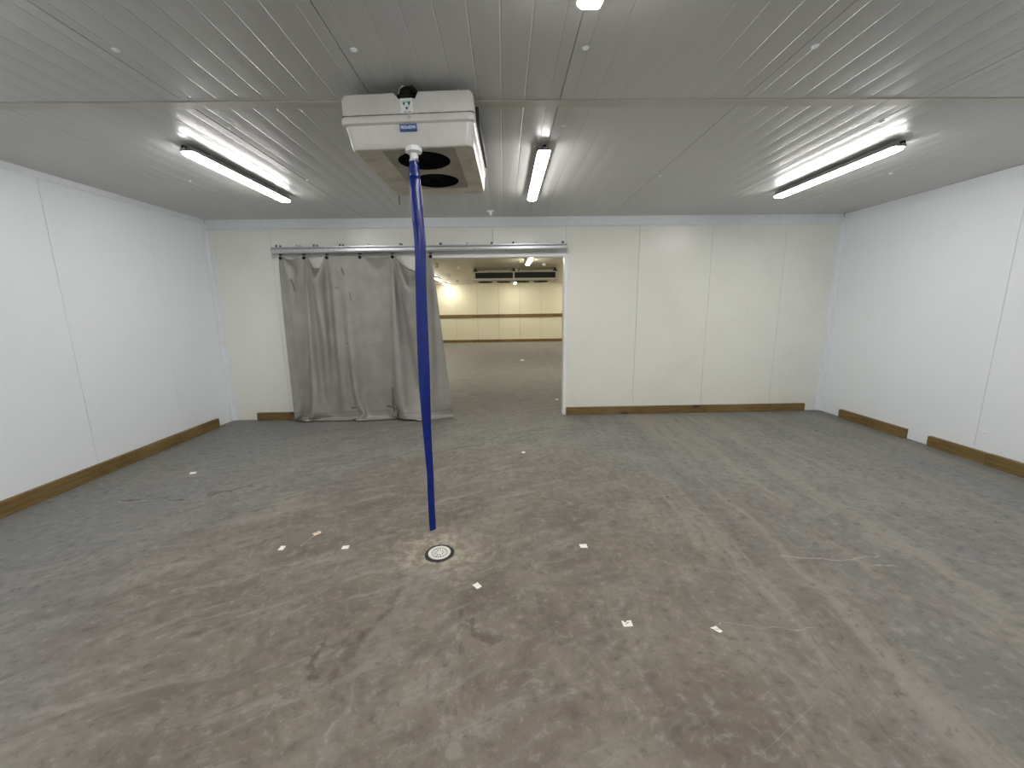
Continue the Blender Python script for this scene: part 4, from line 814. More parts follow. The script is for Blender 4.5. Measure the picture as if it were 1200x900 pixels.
  [33,2,5,7,11,15,17,15,10,-2,-13,-19,-22,-23,-22,-22,-16,-5,8,18,22,22,22,16,1,-5,3,16,19,12,1,-3,-13,-19,-18,-11,-3,5,12,13,6,-8,-19,-22,-22,-16,-3,16,22,23,18,11,3,-1,-3,-4,-2,-2,1,4,5,6,6,3,-1,-7,-12,-16,-18,-19,-19,-19,-18,-16,-13,-7,4,14,20,22,21,19,17,15,13,12,10,6,0,-1,8,-1,-3,-3,-5,-9,-12,-14,-9,-5,-1,3,5,7,8,9],
  [32,2,5,8,12,16,18,15,9,-5,-14,-19,-22,-22,-23,-22,-16,-5,8,17,21,22,22,18,6,-3,5,14,18,9,0,-4,-15,-19,-16,-9,-2,5,11,13,7,-8,-19,-22,-22,-18,-5,17,23,23,18,11,3,-1,-3,-3,-2,-1,1,4,5,7,5,3,-2,-8,-12,-17,-18,-19,-19,-19,-17,-16,-13,-9,1,13,19,23,21,18,16,15,13,11,10,8,6,2,1,-2,-1,-2,-5,-9,-13,-12,-8,-2,1,2,5,7,8,8],
  [30,4,5,9,13,17,18,15,7,-7,-16,-19,-21,-22,-23,-22,-16,-5,9,15,20,22,22,19,12,0,5,14,16,5,0,-6,-16,-18,-14,-7,-2,5,10,12,8,-7,-19,-22,-21,-19,-9,20,23,22,18,10,4,0,-3,-3,-2,0,1,4,6,7,5,2,-3,-8,-14,-17,-18,-19,-19,-18,-17,-15,-14,-10,-2,11,19,22,21,18,16,14,12,11,10,9,6,3,1,0,0,-2,-4,-10,-12,-11,-5,0,1,3,5,6,7,7],
  [28,5,7,9,14,17,19,16,4,-11,-17,-18,-20,-21,-23,-22,-18,-3,9,14,18,21,22,20,16,9,5,12,12,2,0,-8,-17,-17,-12,-5,-1,3,9,12,9,-5,-22,-21,-19,-19,-13,19,26,21,18,10,4,0,-2,-2,-2,0,2,4,6,7,5,1,-4,-10,-14,-17,-18,-19,-19,-18,-16,-14,-14,-12,-5,8,19,23,20,17,16,13,12,11,9,9,7,5,2,1,1,-2,-4,-10,-12,-8,-2,2,2,3,4,5,7,6],
  [27,5,8,11,14,16,17,20,1,-14,-18,-18,-18,-20,-22,-22,-22,1,10,12,15,20,22,19,18,15,10,8,6,3,1,-10,-17,-16,-8,-4,-1,1,7,11,10,-1,-17,-23,-19,-19,-16,8,23,24,25,11,4,0,-1,-2,-1,0,2,4,7,7,6,-2,-3,-12,-16,-17,-18,-18,-19,-17,-15,-13,-14,-12,-9,3,22,20,18,18,16,12,12,10,9,9,8,6,3,3,1,-1,-4,-10,-10,-4,0,3,2,4,3,5,5,5],
  [25,6,10,12,15,19,21,14,-6,-16,-18,-17,-17,-20,-22,-23,-20,5,10,11,12,17,21,19,18,18,12,4,5,5,4,-14,-16,-12,-5,-2,-2,-1,5,9,9,3,-11,-20,-21,-18,-17,-6,23,20,25,19,6,1,-1,-2,0,1,2,4,6,8,5,0,-7,-13,-17,-17,-17,-18,-19,-17,-13,-12,-13,-13,-11,-3,14,23,20,19,15,12,11,9,9,9,8,8,5,4,3,-1,-5,-9,-6,0,2,3,3,3,3,4,4,4],
  [22,9,11,15,18,21,19,8,-12,-18,-18,-20,-21,-24,-20,-18,-5,8,9,9,10,12,17,18,19,18,17,12,8,2,-7,-14,-14,-6,-2,-2,-1,-2,-1,6,9,3,-4,-13,-21,-17,-16,-16,5,24,24,24,11,4,-1,0,0,1,2,3,6,8,6,0,-10,-19,-18,-16,-14,-16,-19,-15,-12,-12,-12,-11,-12,-7,3,15,22,24,19,11,9,8,9,9,8,9,7,6,5,0,-7,-4,0,2,3,3,3,4,3,4,3,4],
  [20,12,14,17,19,20,21,-4,-18,-19,-19,-24,-22,-22,-15,-4,6,7,9,11,14,7,10,11,13,13,16,15,18,-3,-12,-11,-2,-1,-1,-2,-2,-2,-3,-3,2,4,-9,1,-11,-14,-16,-17,-23,25,24,20,20,9,2,1,1,2,2,2,4,7,6,0,-17,-23,-16,-15,-14,-15,-14,-11,-12,-11,-11,-10,-11,-10,-3,5,27,21,14,11,9,9,9,8,8,8,9,8,8,7,2,0,-2,6,5,2,3,3,3,5,4,4],
  [21,19,20,21,20,20,-8,-15,-17,-19,-22,-22,-1,-9,-19,8,13,12,13,11,14,9,10,9,10,9,6,2,1,0,0,-1,-1,0,-1,-1,-1,-1,-2,-2,-4,-5,-10,-15,-18,-19,-17,-21,1,20,20,21,21,-3,11,5,4,5,4,4,4,4,3,4,-8,-21,-15,-15,-15,-14,-13,-13,-10,-11,-10,-11,-10,-11,-10,-10,13,16,12,11,10,10,9,9,8,8,9,8,8,8,9,8,9,8,9,7,7,7,5,6,5,5],
  [49,18,20,21,-5,-12,-14,-14,-16,-15,-15,-12,-20,23,16,14,12,9,5,1,1,0,0,0,0,1,0,0,0,1,0,-1,0,0,0,0,0,0,0,1,0,2,-8,-20,-20,-16,-18,2,26,11,5,4,4,3,4,3,4,4,4,4,4,4,4,3,4,6,5,4,-9,-15,-12,-12,-9,-10,-11,-10,-11,-11,-11,-11,-14,-19,-9,11,13,8,7,8,8,8,8,8,8,9,8,8,9,9,8,8,8,9,8,9,8,9],
  [76,18,-6,-13,-13,-13,-13,-14,-15,-15,-14,-9,1,15,16,15,16,-9,-3,-3,0,0,0,0,0,1,0,0,0,1,0,-1,0,0,0,0,0,0,1,0,2,3,6,-16,-17,-19,0,-6,4,4,4,4,3,4,3,4,4,4,4,4,4,4,3,5,4,5,5,6,5,7,19,12,-10,-10,-11,-10,-11,-11,-12,-15,-17,-17,-16,-15,-23,-6,6,8,8,8,8,8,8,8,9,8,9,9,8,8,8,9,8,9,8,9],
 ],
 [
  [1185,0,0,-11,-12,-11,-9,-4,0,6,8,10,10,10,3,0,0,-17,-20,-24,-22,-23,-24,-24,2,2,1,2,2,2,18,20,21,23,22,19,20,0,0,-2,0,0,0,0,1,0,0,0,0,0,0,0,0,1,0,0,-6,-5,-4,-4,-3,-2,-2,0,1,1,2,2,3,5,5,7,0,0,-20,-20,-21,-18,-19,-15,-13,-10,-14,-14,-11,-9,-9,-8,-8,-6,3,5,4,5,8,25,25,24,23,23,24,23,15,8,0,0],
  [1160,0,0,-2,-11,-11,-11,-6,1,6,9,11,8,4,2,0,0,-4,-15,-22,-23,-24,-25,-24,-12,2,2,1,3,12,19,21,21,22,22,19,5,0,0,-1,0,0,0,0,1,0,0,0,0,0,0,-1,1,0,0,0,-1,-5,-4,-4,-4,-3,-1,-1,1,1,2,4,4,4,5,2,0,0,-6,-18,-21,-21,-20,-19,-17,-9,-8,-9,-8,-9,-9,-8,-9,-9,-8,3,3,10,23,26,25,23,24,22,21,16,7,5,0,0],
  [1136,0,-1,-1,-3,-10,-12,-7,-1,6,11,10,3,2,2,0,1,-4,-6,-14,-23,-24,-26,-24,-17,-4,2,2,7,15,20,21,22,22,20,5,5,0,0,0,0,0,0,0,0,0,1,0,0,0,-1,0,1,0,-1,0,-1,-1,-4,-4,-4,-3,-2,-1,1,1,3,4,4,4,2,1,1,-2,-5,-6,-18,-22,-21,-20,-18,-15,-11,-9,-8,-8,-7,-8,-7,-7,-6,-5,11,19,25,26,25,23,22,19,15,6,7,3,1,0],
  [1087,-1,0,-2,-2,-2,-2,-11,-3,9,4,3,2,2,2,-1,1,-3,-4,-5,-6,-18,-25,-26,-22,-13,-1,4,14,19,21,22,21,9,4,5,3,0,1,0,0,0,0,0,1,0,0,0,0,0,0,-1,0,0,0,0,-1,-1,-1,-1,-2,-5,-3,-1,1,2,4,3,1,1,1,1,0,-2,-2,-6,-6,-9,-21,-21,-20,-18,-15,-13,-11,-9,-8,-8,-7,-6,-2,10,20,25,26,25,21,16,13,8,5,6,5,3,1,1],
  [1038,-1,-1,-1,-1,-3,-2,-1,-1,0,3,2,1,1,2,0,0,-3,-2,-5,-4,-5,-11,-23,-24,-19,-7,7,19,21,20,15,5,4,5,4,2,1,0,0,1,0,0,1,0,0,0,0,0,0,-1,0,0,0,-1,0,0,-1,0,-1,-1,-1,-1,-2,-1,3,1,0,1,1,0,1,0,-2,-2,-4,-6,-5,-7,-13,-21,-20,-19,-16,-14,-12,-10,-8,-6,-1,10,21,24,24,20,15,13,9,7,5,5,6,4,2,1,2],
  [988,0,-1,-1,-2,-2,-1,-2,0,1,2,1,0,2,1,0,0,-2,-3,-3,-4,-5,-5,-6,-16,-22,-14,10,20,19,9,4,4,4,4,4,2,0,1,0,0,1,0,0,1,0,0,0,0,-1,0,0,0,0,-1,0,0,-1,0,-1,-1,-1,-1,0,0,0,1,1,0,0,1,0,0,-2,-2,-3,-5,-6,-5,-5,-8,-16,-20,-20,-18,-15,-13,-11,1,14,16,22,16,14,13,12,9,6,5,5,5,5,3,2,2,1],
  [939,-1,-1,-1,-1,-1,-2,-1,-1,2,1,0,1,2,0,1,-1,-2,-2,-3,-3,-5,-5,-4,-3,-11,-14,14,11,3,4,3,4,4,5,3,1,0,1,1,0,0,1,0,0,1,0,0,0,-1,0,0,-1,0,0,0,0,-1,0,-1,-1,-1,0,-1,0,1,0,0,1,0,0,1,0,-3,-2,-2,-4,-5,-6,-5,-5,-5,-11,-18,-20,-19,-16,-13,12,13,13,12,13,14,14,8,5,5,5,5,5,4,2,2,2,2],
  [890,-1,-1,-1,-1,-1,-2,-1,0,1,1,0,1,1,0,1,0,-3,-1,-3,-3,-4,-5,-4,-3,-3,-1,1,3,3,3,4,4,4,4,2,1,1,1,0,0,1,0,1,0,0,1,-1,0,0,0,-1,0,0,0,-1,0,0,0,-1,-1,-1,0,0,0,0,0,0,0,0,1,0,0,-2,-2,-2,-4,-5,-5,-5,-5,-4,-4,-7,-16,-20,-17,-10,1,9,12,12,15,14,7,5,5,5,5,5,4,4,2,2,1,2],
  [840,0,-1,-1,-1,-1,-2,-1,0,1,0,1,1,1,0,1,-1,-2,-2,-1,-4,-4,-4,-4,-3,-3,-1,1,2,4,3,3,4,4,4,2,1,1,0,1,0,1,0,1,0,0,0,0,0,0,-1,0,0,0,0,-1,0,0,-1,0,-1,0,-1,0,0,0,0,0,0,0,0,0,0,-2,-2,-2,-3,-4,-5,-5,-4,-5,-4,-5,-3,-12,-19,-8,1,2,11,13,13,3,5,5,4,5,5,4,4,3,2,2,2,2],
  [791,-1,0,-1,-1,-1,-2,0,0,0,0,1,1,1,0,0,0,-2,-2,-2,-2,-4,-4,-4,-4,-2,0,0,2,3,3,4,4,4,3,2,1,0,1,0,1,0,1,0,1,0,0,0,0,0,-1,0,0,-1,0,0,0,0,-1,0,-1,0,-1,0,0,0,0,0,0,0,0,0,0,-2,-3,-2,-2,-3,-5,-5,-4,-5,-4,-4,-4,-4,-2,-3,-11,10,5,2,4,4,5,4,4,5,5,4,4,2,2,2,1,3],
  [742,-1,-1,0,-1,-1,-2,0,0,0,0,1,1,0,0,1,-1,-1,-2,-2,-2,-3,-4,-4,-3,-2,-2,1,2,3,3,3,4,4,3,1,1,1,1,0,1,0,1,0,1,0,0,0,0,-1,0,0,0,-1,0,0,0,0,-1,0,-1,0,-1,0,0,0,0,0,0,-1,0,0,0,-1,-3,-2,-2,-3,-4,-5,-4,-5,-4,-4,-4,-3,-3,-2,-1,1,3,3,3,4,5,4,4,5,4,4,3,3,1,2,2,2],
  [692,0,-1,-1,-1,-1,0,-1,0,0,0,1,1,0,0,0,0,-2,-1,-2,-2,-3,-4,-3,-3,-3,-1,0,2,3,3,4,3,4,2,2,1,0,1,1,0,1,0,1,1,0,0,0,-1,0,0,0,-1,0,0,0,0,0,-1,0,-1,0,-1,0,0,0,0,-1,0,0,0,0,0,-2,-2,-2,-2,-3,-4,-4,-5,-4,-4,-4,-4,-3,-3,-2,-1,1,3,3,4,4,4,4,4,4,5,3,3,2,2,2,2,2],
  [643,-1,0,-1,-1,0,-1,-1,0,0,0,1,1,-1,0,1,0,-2,-2,-1,-2,-3,-3,-3,-4,-2,-1,0,2,3,3,3,4,3,2,2,0,1,1,0,1,1,0,1,0,1,0,-1,0,0,0,0,-1,0,0,0,0,-1,0,0,-1,0,-1,0,0,0,0,-1,0,0,-1,1,-1,-1,-2,-3,-2,-2,-3,-4,-5,-4,-4,-4,-4,-3,-3,-2,0,0,3,3,4,4,4,4,4,4,4,4,2,2,2,2,1,2],
  [594,-1,0,-1,-1,-1,0,-1,0,0,0,1,0,0,0,1,-1,-1,-2,-1,-2,-3,-3,-3,-3,-2,-2,0,2,3,3,4,3,3,2,1,1,1,1,0,1,1,0,1,0,1,0,-1,0,0,0,-1,0,0,0,0,0,-1,0,-1,0,0,-1,0,0,0,-1,0,0,-1,0,0,0,-1,-2,-3,-2,-2,-3,-3,-5,-4,-4,-4,-4,-3,-3,-2,0,1,2,3,4,4,3,4,5,4,4,3,2,2,1,2,2,2],
  [544,0,-1,0,-1,-1,0,-1,0,0,0,1,0,0,0,0,0,-1,-2,-2,-1,-3,-2,-3,-3,-3,-1,0,2,2,4,3,3,3,2,1,1,1,0,1,1,0,1,1,0,0,0,0,0,0,0,-1,0,0,0,-1,0,0,0,0,-1,0,-1,0,0,0,-1,0,0,-1,0,0,0,-1,-3,-2,-2,-2,-3,-3,-4,-4,-4,-4,-4,-3,-3,-2,0,1,2,3,4,3,4,4,5,4,3,3,2,1,2,2,2,2],
  [495,0,-1,0,-1,-1,0,0,-1,0,0,1,0,-1,1,0,0,-2,-1,-2,-1,-2,-3,-3,-2,-3,-2,1,1,3,3,3,4,2,2,1,0,1,1,1,0,1,1,0,1,0,0,0,0,-1,0,0,0,0,0,0,-1,0,0,-1,0,0,-1,0,0,0,-1,0,0,-1,0,0,0,-2,-2,-2,-3,-2,-2,-2,-4,-4,-4,-4,-4,-3,-3,-1,-1,1,3,2,4,3,4,4,4,4,3,2,2,2,2,2,2,2],
  [446,-1,0,-1,0,-1,0,0,-1,0,0,1,-1,0,0,1,-1,-1,-1,-2,-2,-2,-2,-2,-3,-3,-1,0,2,2,3,4,3,2,1,1,1,1,1,0,1,1,1,0,1,0,0,0,0,-1,0,0,0,0,-1,0,0,0,0,-1,0,-1,0,0,0,0,-1,0,-1,0,0,0,-1,-1,-2,-2,-3,-2,-2,-2,-3,-4,-5,-3,-4,-3,-2,-2,0,1,2,3,3,3,4,4,4,3,3,2,2,2,2,1,2,2],
  [396,0,0,-1,0,-1,0,0,-1,0,1,0,-1,0,0,1,-1,-1,-1,-2,-2,-1,-3,-2,-3,-2,-2,0,2,3,3,3,3,2,1,1,1,1,0,1,1,1,1,0,1,0,0,0,-1,0,0,0,0,0,-1,0,0,0,0,-1,0,0,-1,0,0,-1,0,0,-1,0,-1,0,0,-1,-2,-3,-2,-2,-2,-2,-3,-4,-4,-4,-3,-3,-3,-1,1,0,2,3,2,4,3,5,3,4,2,2,2,2,2,1,2,2],
  [347,0,0,-1,0,-1,0,0,-1,0,0,0,0,0,0,0,0,-1,-1,-2,-2,-2,-2,-2,-2,-2,-2,0,1,3,3,3,3,2,1,1,1,0,1,1,1,1,0,1,1,0,0,0,-1,0,0,0,0,-1,0,0,0,0,0,-1,0,-1,0,0,0,-1,0,0,-1,0,-1,0,0,-1,-2,-2,-3,-2,-2,-2,-2,-4,-4,-4,-3,-3,-3,0,1,2,1,1,2,3,4,4,4,3,2,2,2,1,2,2,2,2],
  [298,0,0,-1,0,-1,0,0,-1,0,1,-1,0,-1,1,0,0,-1,-2,-1,-2,-1,-2,-2,-3,-2,-2,0,2,2,3,3,3,2,1,1,0,1,1,1,1,1,0,1,0,1,0,-1,0,0,0,0,0,0,-1,0,0,0,-1,0,0,-1,0,0,0,-1,0,0,-1,-1,0,0,0,-1,-2,-2,-3,-2,-2,-2,-2,-3,-4,-4,-3,-4,-1,-1,1,1,2,1,2,3,4,4,3,3,2,2,2,1,2,2,2,2],
  [249,0,-1,0,0,-1,0,0,-1,0,0,0,0,-1,1,0,0,-1,-2,-1,-2,-2,-1,-2,-2,-3,-1,0,1,3,3,3,2,2,1,0,1,1,1,1,1,1,0,1,0,1,0,-1,0,0,0,0,0,-1,0,0,0,0,-1,0,0,-1,0,0,0,-1,0,-1,0,-1,0,0,0,-1,-2,-2,-3,-2,-2,-2,-2,-3,-3,-4,-3,-4,-1,-1,1,1,1,1,3,3,4,4,3,2,2,2,1,2,2,2,2,2],
  [200,0,-1,0,-1,0,0,0,0,0,-1,0,-1,0,0,1,0,-1,-2,-1,-2,-1,-2,-2,-2,-2,-2,0,1,3,3,3,2,2,0,1,1,1,1,1,1,1,0,1,0,1,0,-1,0,0,0,0,0,0,-1,0,0,0,-1,0,0,-1,0,0,-1,0,0,-1,0,-1,0,0,0,-1,-2,-2,-3,-2,-2,-2,-2,-2,-3,-4,-4,-3,-2,0,0,1,1,2,3,3,4,3,3,2,2,2,1,2,2,2,2,2],
  [151,-1,0,0,-1,0,0,0,0,-1,0,0,-1,0,0,1,0,-1,-2,-1,-2,-2,-1,-2,-2,-2,-1,-1,2,2,3,3,2,1,1,1,1,1,1,1,1,1,0,1,0,1,0,-1,0,0,0,0,0,-1,0,0,0,0,-1,0,-1,0,0,0,0,-1,0,-1,0,-1,0,0,-1,0,-2,-2,-3,-2,-2,-2,-2,-2,-2,-4,-4,-3,-2,0,0,1,1,2,3,3,3,3,3,2,2,2,1,2,2,2,2,2],
  [102,-1,0,0,-1,0,0,0,0,0,-1,0,-1,0,0,1,-1,0,-2,-2,-1,-1,-2,-2,-2,-2,-1,0,1,3,3,2,2,1,1,1,1,0,2,0,2,0,1,1,0,0,0,0,0,0,0,0,0,0,-1,0,0,-1,0,0,-1,0,0,0,-1,0,0,-1,-1,0,0,0,-1,0,-2,-2,-3,-2,-2,-2,-2,-2,-2,-3,-4,-3,-2,-1,1,0,1,3,2,4,3,3,2,2,2,2,1,2,2,2,2,2],
  [52,0,0,0,-1,0,0,0,0,0,-1,0,-1,0,0,1,-1,0,-2,-1,-2,-2,-1,-2,-2,-1,-2,0,2,2,3,2,2,1,1,1,1,0,1,2,1,0,1,1,0,0,0,0,0,0,0,0,0,-1,0,0,0,-1,0,0,-1,0,0,0,-1,0,0,-1,-1,0,0,0,-1,0,-2,-2,-2,-3,-2,-3,-1,-2,-1,-3,-4,-3,-2,-1,0,1,1,2,3,3,3,3,2,2,2,1,2,2,2,2,2,2],
  [3,0,0,-1,0,0,0,0,0,0,-1,0,-1,0,0,0,0,0,-2,-2,-1,-1,-2,-2,-1,-2,-1,-1,2,3,2,2,2,1,1,1,0,1,1,1,2,0,1,1,0,0,0,0,0,0,0,0,0,0,-1,0,0,-1,0,0,-1,0,0,0,-1,0,0,-1,-1,0,0,0,-1,0,-2,-2,-2,-3,-2,-2,-2,-2,-1,-3,-3,-3,-2,-1,0,0,2,2,3,3,3,2,2,2,2,1,2,2,2,2,2,2],
  [-46,0,0,0,-1,0,0,0,0,0,-1,0,-1,0,0,0,0,-1,-1,-1,-2,-2,-1,-2,-1,-2,-1,0,1,3,2,3,1,1,1,1,0,1,1,1,1,1,1,0,1,0,0,0,0,0,0,0,0,0,-1,0,0,-1,0,0,-1,0,0,0,-1,0,-1,0,-1,0,-1,0,0,0,-2,-2,-2,-3,-2,-3,-1,-2,-1,-2,-3,-3,-2,-2,0,1,1,3,3,2,3,2,2,2,2,1,2,2,2,2,2,2],
  [-95,0,0,-1,0,0,0,0,0,0,-1,0,-1,0,0,0,0,0,-2,-1,-2,-1,-2,-2,-1,-2,-1,0,2,2,3,2,1,1,1,0,1,1,1,1,2,0,1,1,0,0,0,0,0,0,0,0,0,0,-1,0,0,-1,0,0,-1,0,0,0,-1,0,0,-1,-1,0,0,-1,0,0,-1,-2,-3,-2,-3,-2,-2,-2,-1,-2,-2,-3,-2,-2,0,0,2,2,3,3,2,2,2,2,2,1,2,2,2,2,2,3],
  [-144,0,0,0,-1,0,0,0,0,0,-1,0,-1,0,0,0,0,-1,-1,-1,-2,-1,-2,-1,-2,-1,-2,0,2,3,2,2,1,1,0,1,1,1,1,1,2,1,0,0,1,0,0,0,0,0,0,0,0,0,-1,0,0,-1,0,-1,0,0,0,0,0,-1,-1,0,-1,0,-1,0,0,0,-1,-2,-3,-2,-3,-2,-2,-2,-1,-1,-3,-2,-3,-1,-1,1,2,2,3,2,3,2,1,2,2,1,2,2,2,2,2,3],
  [-193,0,0,-1,0,0,0,0,0,0,-1,-1,0,0,0,0,0,0,-2,-1,-2,-1,-2,-1,-2,-1,-1,0,1,3,2,2,1,1,0,1,1,1,1,1,2,1,0,1,0,0,0,0,0,0,0,0,0,0,-1,0,0,-1,0,0,-1,0,0,0,-1,0,-1,0,-1,0,-1,0,0,0,-1,-2,-2,-3,-3,-2,-2,-2,-1,-1,-2,-3,-2,-1,-1,1,1,3,2,3,2,2,1,2,2,2,1,2,2,2,2,3],
  [-242,0,0,0,-1,0,0,0,0,0,-1,-1,0,0,0,0,0,0,-2,-1,-2,-1,-2,-1,-2,-1,-1,0,2,2,2,2,1,1,0,1,1,1,1,2,1,1,0,0,1,0,0,0,0,0,0,0,0,0,-1,0,0,-1,0,-1,0,0,0,0,0,-1,-1,0,-1,-1,0,0,0,0,-1,-2,-2,-3,-2,-3,-2,-2,-1,-1,-2,-2,-2,-2,-1,1,2,2,3,2,2,2,1,2,2,1,2,2,2,2,2,3],
  [-291,0,0,-1,0,0,0,0,0,0,-1,-1,0,0,0,0,0,0,-2,-1,-2,-1,-2,-1,-2,-1,-1,0,2,3,2,1,1,0,1,1,1,1,1,2,1,1,0,1,0,0,0,0,0,0,0,0,0,0,-1,0,-1,0,0,0,-1,0,0,0,0,-1,-1,-1,0,0,-1,0,0,0,-1,-1,-3,-2,-3,-3,-2,-2,-1,-1,-1,-2,-2,-2,-1,1,1,3,2,2,2,2,1,2,2,2,1,2,2,2,3,2],
  [-340,0,0,0,-1,0,0,0,0,0,-1,-1,0,0,0,1,-1,0,-2,-1,-2,-1,-2,-1,-1,-2,-1,1,2,2,2,1,1,0,1,1,1,1,1,2,1,1,0,0,1,0,0,0,0,0,0,0,0,0,-1,0,0,-1,0,0,-1,0,0,0,0,-1,-1,0,-1,0,-1,0,0,0,-1,-1,-2,-3,-3,-2,-2,-2,-2,-1,-1,-2,-2,-2,0,0,2,2,3,2,1,2,2,1,2,2,1,2,2,2,3,3],
  [-389,0,0,-1,0,0,0,0,0,0,-1,-1,0,0,0,1,-1,0,-2,-1,-2,-1,-2,-1,-1,-2,0,0,2,2,2,1,1,0,1,1,1,1,1,2,1,1,0,1,0,0,0,0,0,0,0,0,0,0,-1,0,-1,0,0,0,-1,0,0,0,0,-1,-1,-1,0,0,0,-1,0,0,-1,-1,-2,-3,-2,-3,-2,-2,-2,-1,-1,-1,-2,-2,-1,1,2,2,2,2,1,2,2,1,2,2,2,1,2,3,2,3],
  [-438,0,0,0,0,0,0,0,0,-1,-1,-1,0,0,1,0,0,-1,-1,-2,-2,-1,-2,-1,-1,-1,-1,0,2,3,1,1,1,0,1,1,1,1,1,2,1,1,0,0,1,0,0,0,0,0,0,0,0,0,-1,0,0,-1,0,0,-1,0,0,0,0,-1,-1,0,-1,0,-1,0,0,0,-1,-1,-2,-2,-3,-3,-2,-2,-2,-1,-1,-1,-1,-2,-1,0,2,3,2,1,1,2,2,1,2,2,2,1,2,3,2,3],
  [-487,0,0,0,0,0,0,0,0,-1,-1,-1,0,0,1,0,0,-1,-1,-2,-1,-2,-2,-1,-1,-1,-1,1,2,2,1,1,1,0,1,1,1,1,2,1,1,1,1,0,0,0,0,0,0,0,0,0,0,0,-1,0,-1,0,0,0,0,0,-1,0,0,-1,-1,-1,0,0,0,-1,0,0,-1,0,-2,-3,-2,-3,-2,-3,-1,-2,-1,-1,-1,-2,-1,1,2,2,2,1,2,1,2,2,1,2,2,2,2,2,3,2],
  [-536,0,0,0,0,0,0,0,0,-1,-1,-1,0,0,1,0,0,-1,-1,-2,-1,-2,-1,-2,-1,-1,-1,1,2,2,1,1,1,0,1,1,1,1,2,1,2,0,1,0,0,0,0,1,0,-1,0,0,0,0,-1,0,0,-1,0,0,0,0,-1,0,0,-1,-1,0,-1,0,0,-1,0,0,0,-1,-2,-2,-3,-3,-2,-2,-2,-2,-1,0,-1,-2,-1,0,2,2,2,1,2,1,2,2,1,2,2,2,2,2,3,3],
  [-585,0,0,0,0,0,0,0,0,-1,-1,-1,0,0,1,0,0,-1,-1,-1,-2,-2,-1,-1,-2,-1,0,1,2,1,1,1,1,0,1,1,1,1,2,1,2,1,0,0,0,0,1,0,0,-1,0,0,0,0,0,-1,-1,0,0,0,0,0,0,0,-1,-1,-1,0,-1,0,0,0,-1,0,0,-1,-2,-2,-2,-3,-3,-2,-2,-1,-2,0,-1,-1,-1,0,2,2,1,1,2,2,1,2,2,1,2,2,2,3,2,3],
  [-634,0,0,0,0,0,0,0,0,-1,-1,-1,0,1,0,0,0,-1,-1,-1,-2,-2,-1,-1,-1,-1,-1,1,2,1,1,1,1,0,1,1,1,2,1,1,2,1,0,0,0,0,1,0,0,0,0,-1,0,0,-1,0,0,-1,0,0,0,0,0,0,-1,-1,-1,0,-1,0,0,0,-1,0,0,-1,-1,-2,-3,-3,-2,-2,-2,-2,-1,-1,-1,0,-2,1,2,1,1,2,1,2,1,2,2,1,2,2,3,2,3,2],
  [-683,0,0,0,0,0,1,0,-1,-1,-1,-1,0,1,0,1,-1,-1,-1,-1,-2,-2,-1,-1,-1,-1,0,1,1,2,0,1,1,0,1,1,1,2,1,2,1,1,0,0,0,0,1,0,0,0,0,-1,0,0,0,-1,0,-1,0,0,0,0,0,0,-1,-1,-1,0,-1,0,0,0,-1,0,0,-1,-1,-2,-2,-3,-3,-2,-2,-1,-2,-1,-1,0,0,0,1,1,2,1,1,2,2,1,2,1,2,2,3,2,3,3],
  [-732,0,0,0,0,0,1,0,-1,-1,-1,0,0,0,0,1,0,-1,-2,-1,-2,-1,-2,-1,-1,-1,0,1,2,1,0,1,1,1,0,1,1,2,1,2,1,1,0,0,0,0,1,0,0,0,0,0,-1,0,-1,0,0,-1,0,0,0,0,0,0,-1,-1,-1,0,-1,0,0,0,-1,0,0,-1,0,-2,-3,-3,-2,-2,-2,-1,-2,-1,-1,0,0,0,1,1,1,1,2,1,2,1,2,2,2,2,2,3,2,3],
  [-781,0,0,0,0,1,0,0,-1,-1,-1,0,0,0,1,0,0,-1,-1,-2,-1,-2,-2,-1,0,-1,-1,2,1,1,0,1,1,1,0,1,2,1,1,2,2,1,0,-1,0,0,2,-1,0,0,0,0,-1,0,0,-1,0,-1,0,0,0,0,0,0,-1,-1,0,-1,-1,0,0,0,0,-1,0,-1,0,-2,-2,-3,-3,-2,-1,-2,-1,-1,-1,0,-1,1,0,1,1,1,2,1,2,2,1,2,2,2,3,2,3,2],
  [-830,0,0,0,0,1,0,1,-2,-1,-1,0,0,0,1,0,0,-1,-1,-2,-1,-2,-2,-1,0,0,-1,1,1,1,1,0,1,1,0,1,2,1,2,1,2,1,0,0,0,0,1,2,-2,-1,0,0,0,-1,0,-1,0,0,0,-1,1,0,0,-1,-1,0,-1,-1,0,0,-1,0,0,-1,0,0,-1,-1,-3,-3,-2,-2,-2,-1,-1,-1,-1,0,-1,0,1,1,1,1,1,2,1,2,1,2,2,3,2,2,3,3],
  [-879,0,0,0,1,0,1,0,-1,-2,0,-1,0,0,1,0,1,-2,-1,-2,-1,-1,-2,-1,-1,0,0,1,1,0,1,0,1,1,1,1,1,1,2,1,2,2,1,-1,-1,1,0,5,0,-2,-4,0,0,-1,0,-1,0,0,0,0,0,0,0,-1,0,-1,-1,-1,0,0,-1,0,0,-1,0,-1,0,0,-3,-3,-2,-2,-2,-1,-1,-1,-1,0,-1,0,1,0,1,1,1,2,2,1,2,2,2,2,2,3,3,2],
  [-928,0,0,0,1,1,2,-1,-2,-1,-1,0,-1,1,1,3,-3,-2,-1,-1,-2,-1,-2,-1,0,0,0,1,0,1,0,0,1,1,1,1,1,2,1,2,1,2,2,1,-2,1,0,5,0,1,-7,-2,0,-1,0,-1,0,0,0,0,0,0,0,0,-1,-1,-1,-1,0,0,0,-1,0,-1,0,0,-1,1,-1,-4,-3,-2,-2,-1,-1,0,-1,-1,0,-1,0,1,0,2,1,1,2,2,1,2,3,2,2,2,3,2],
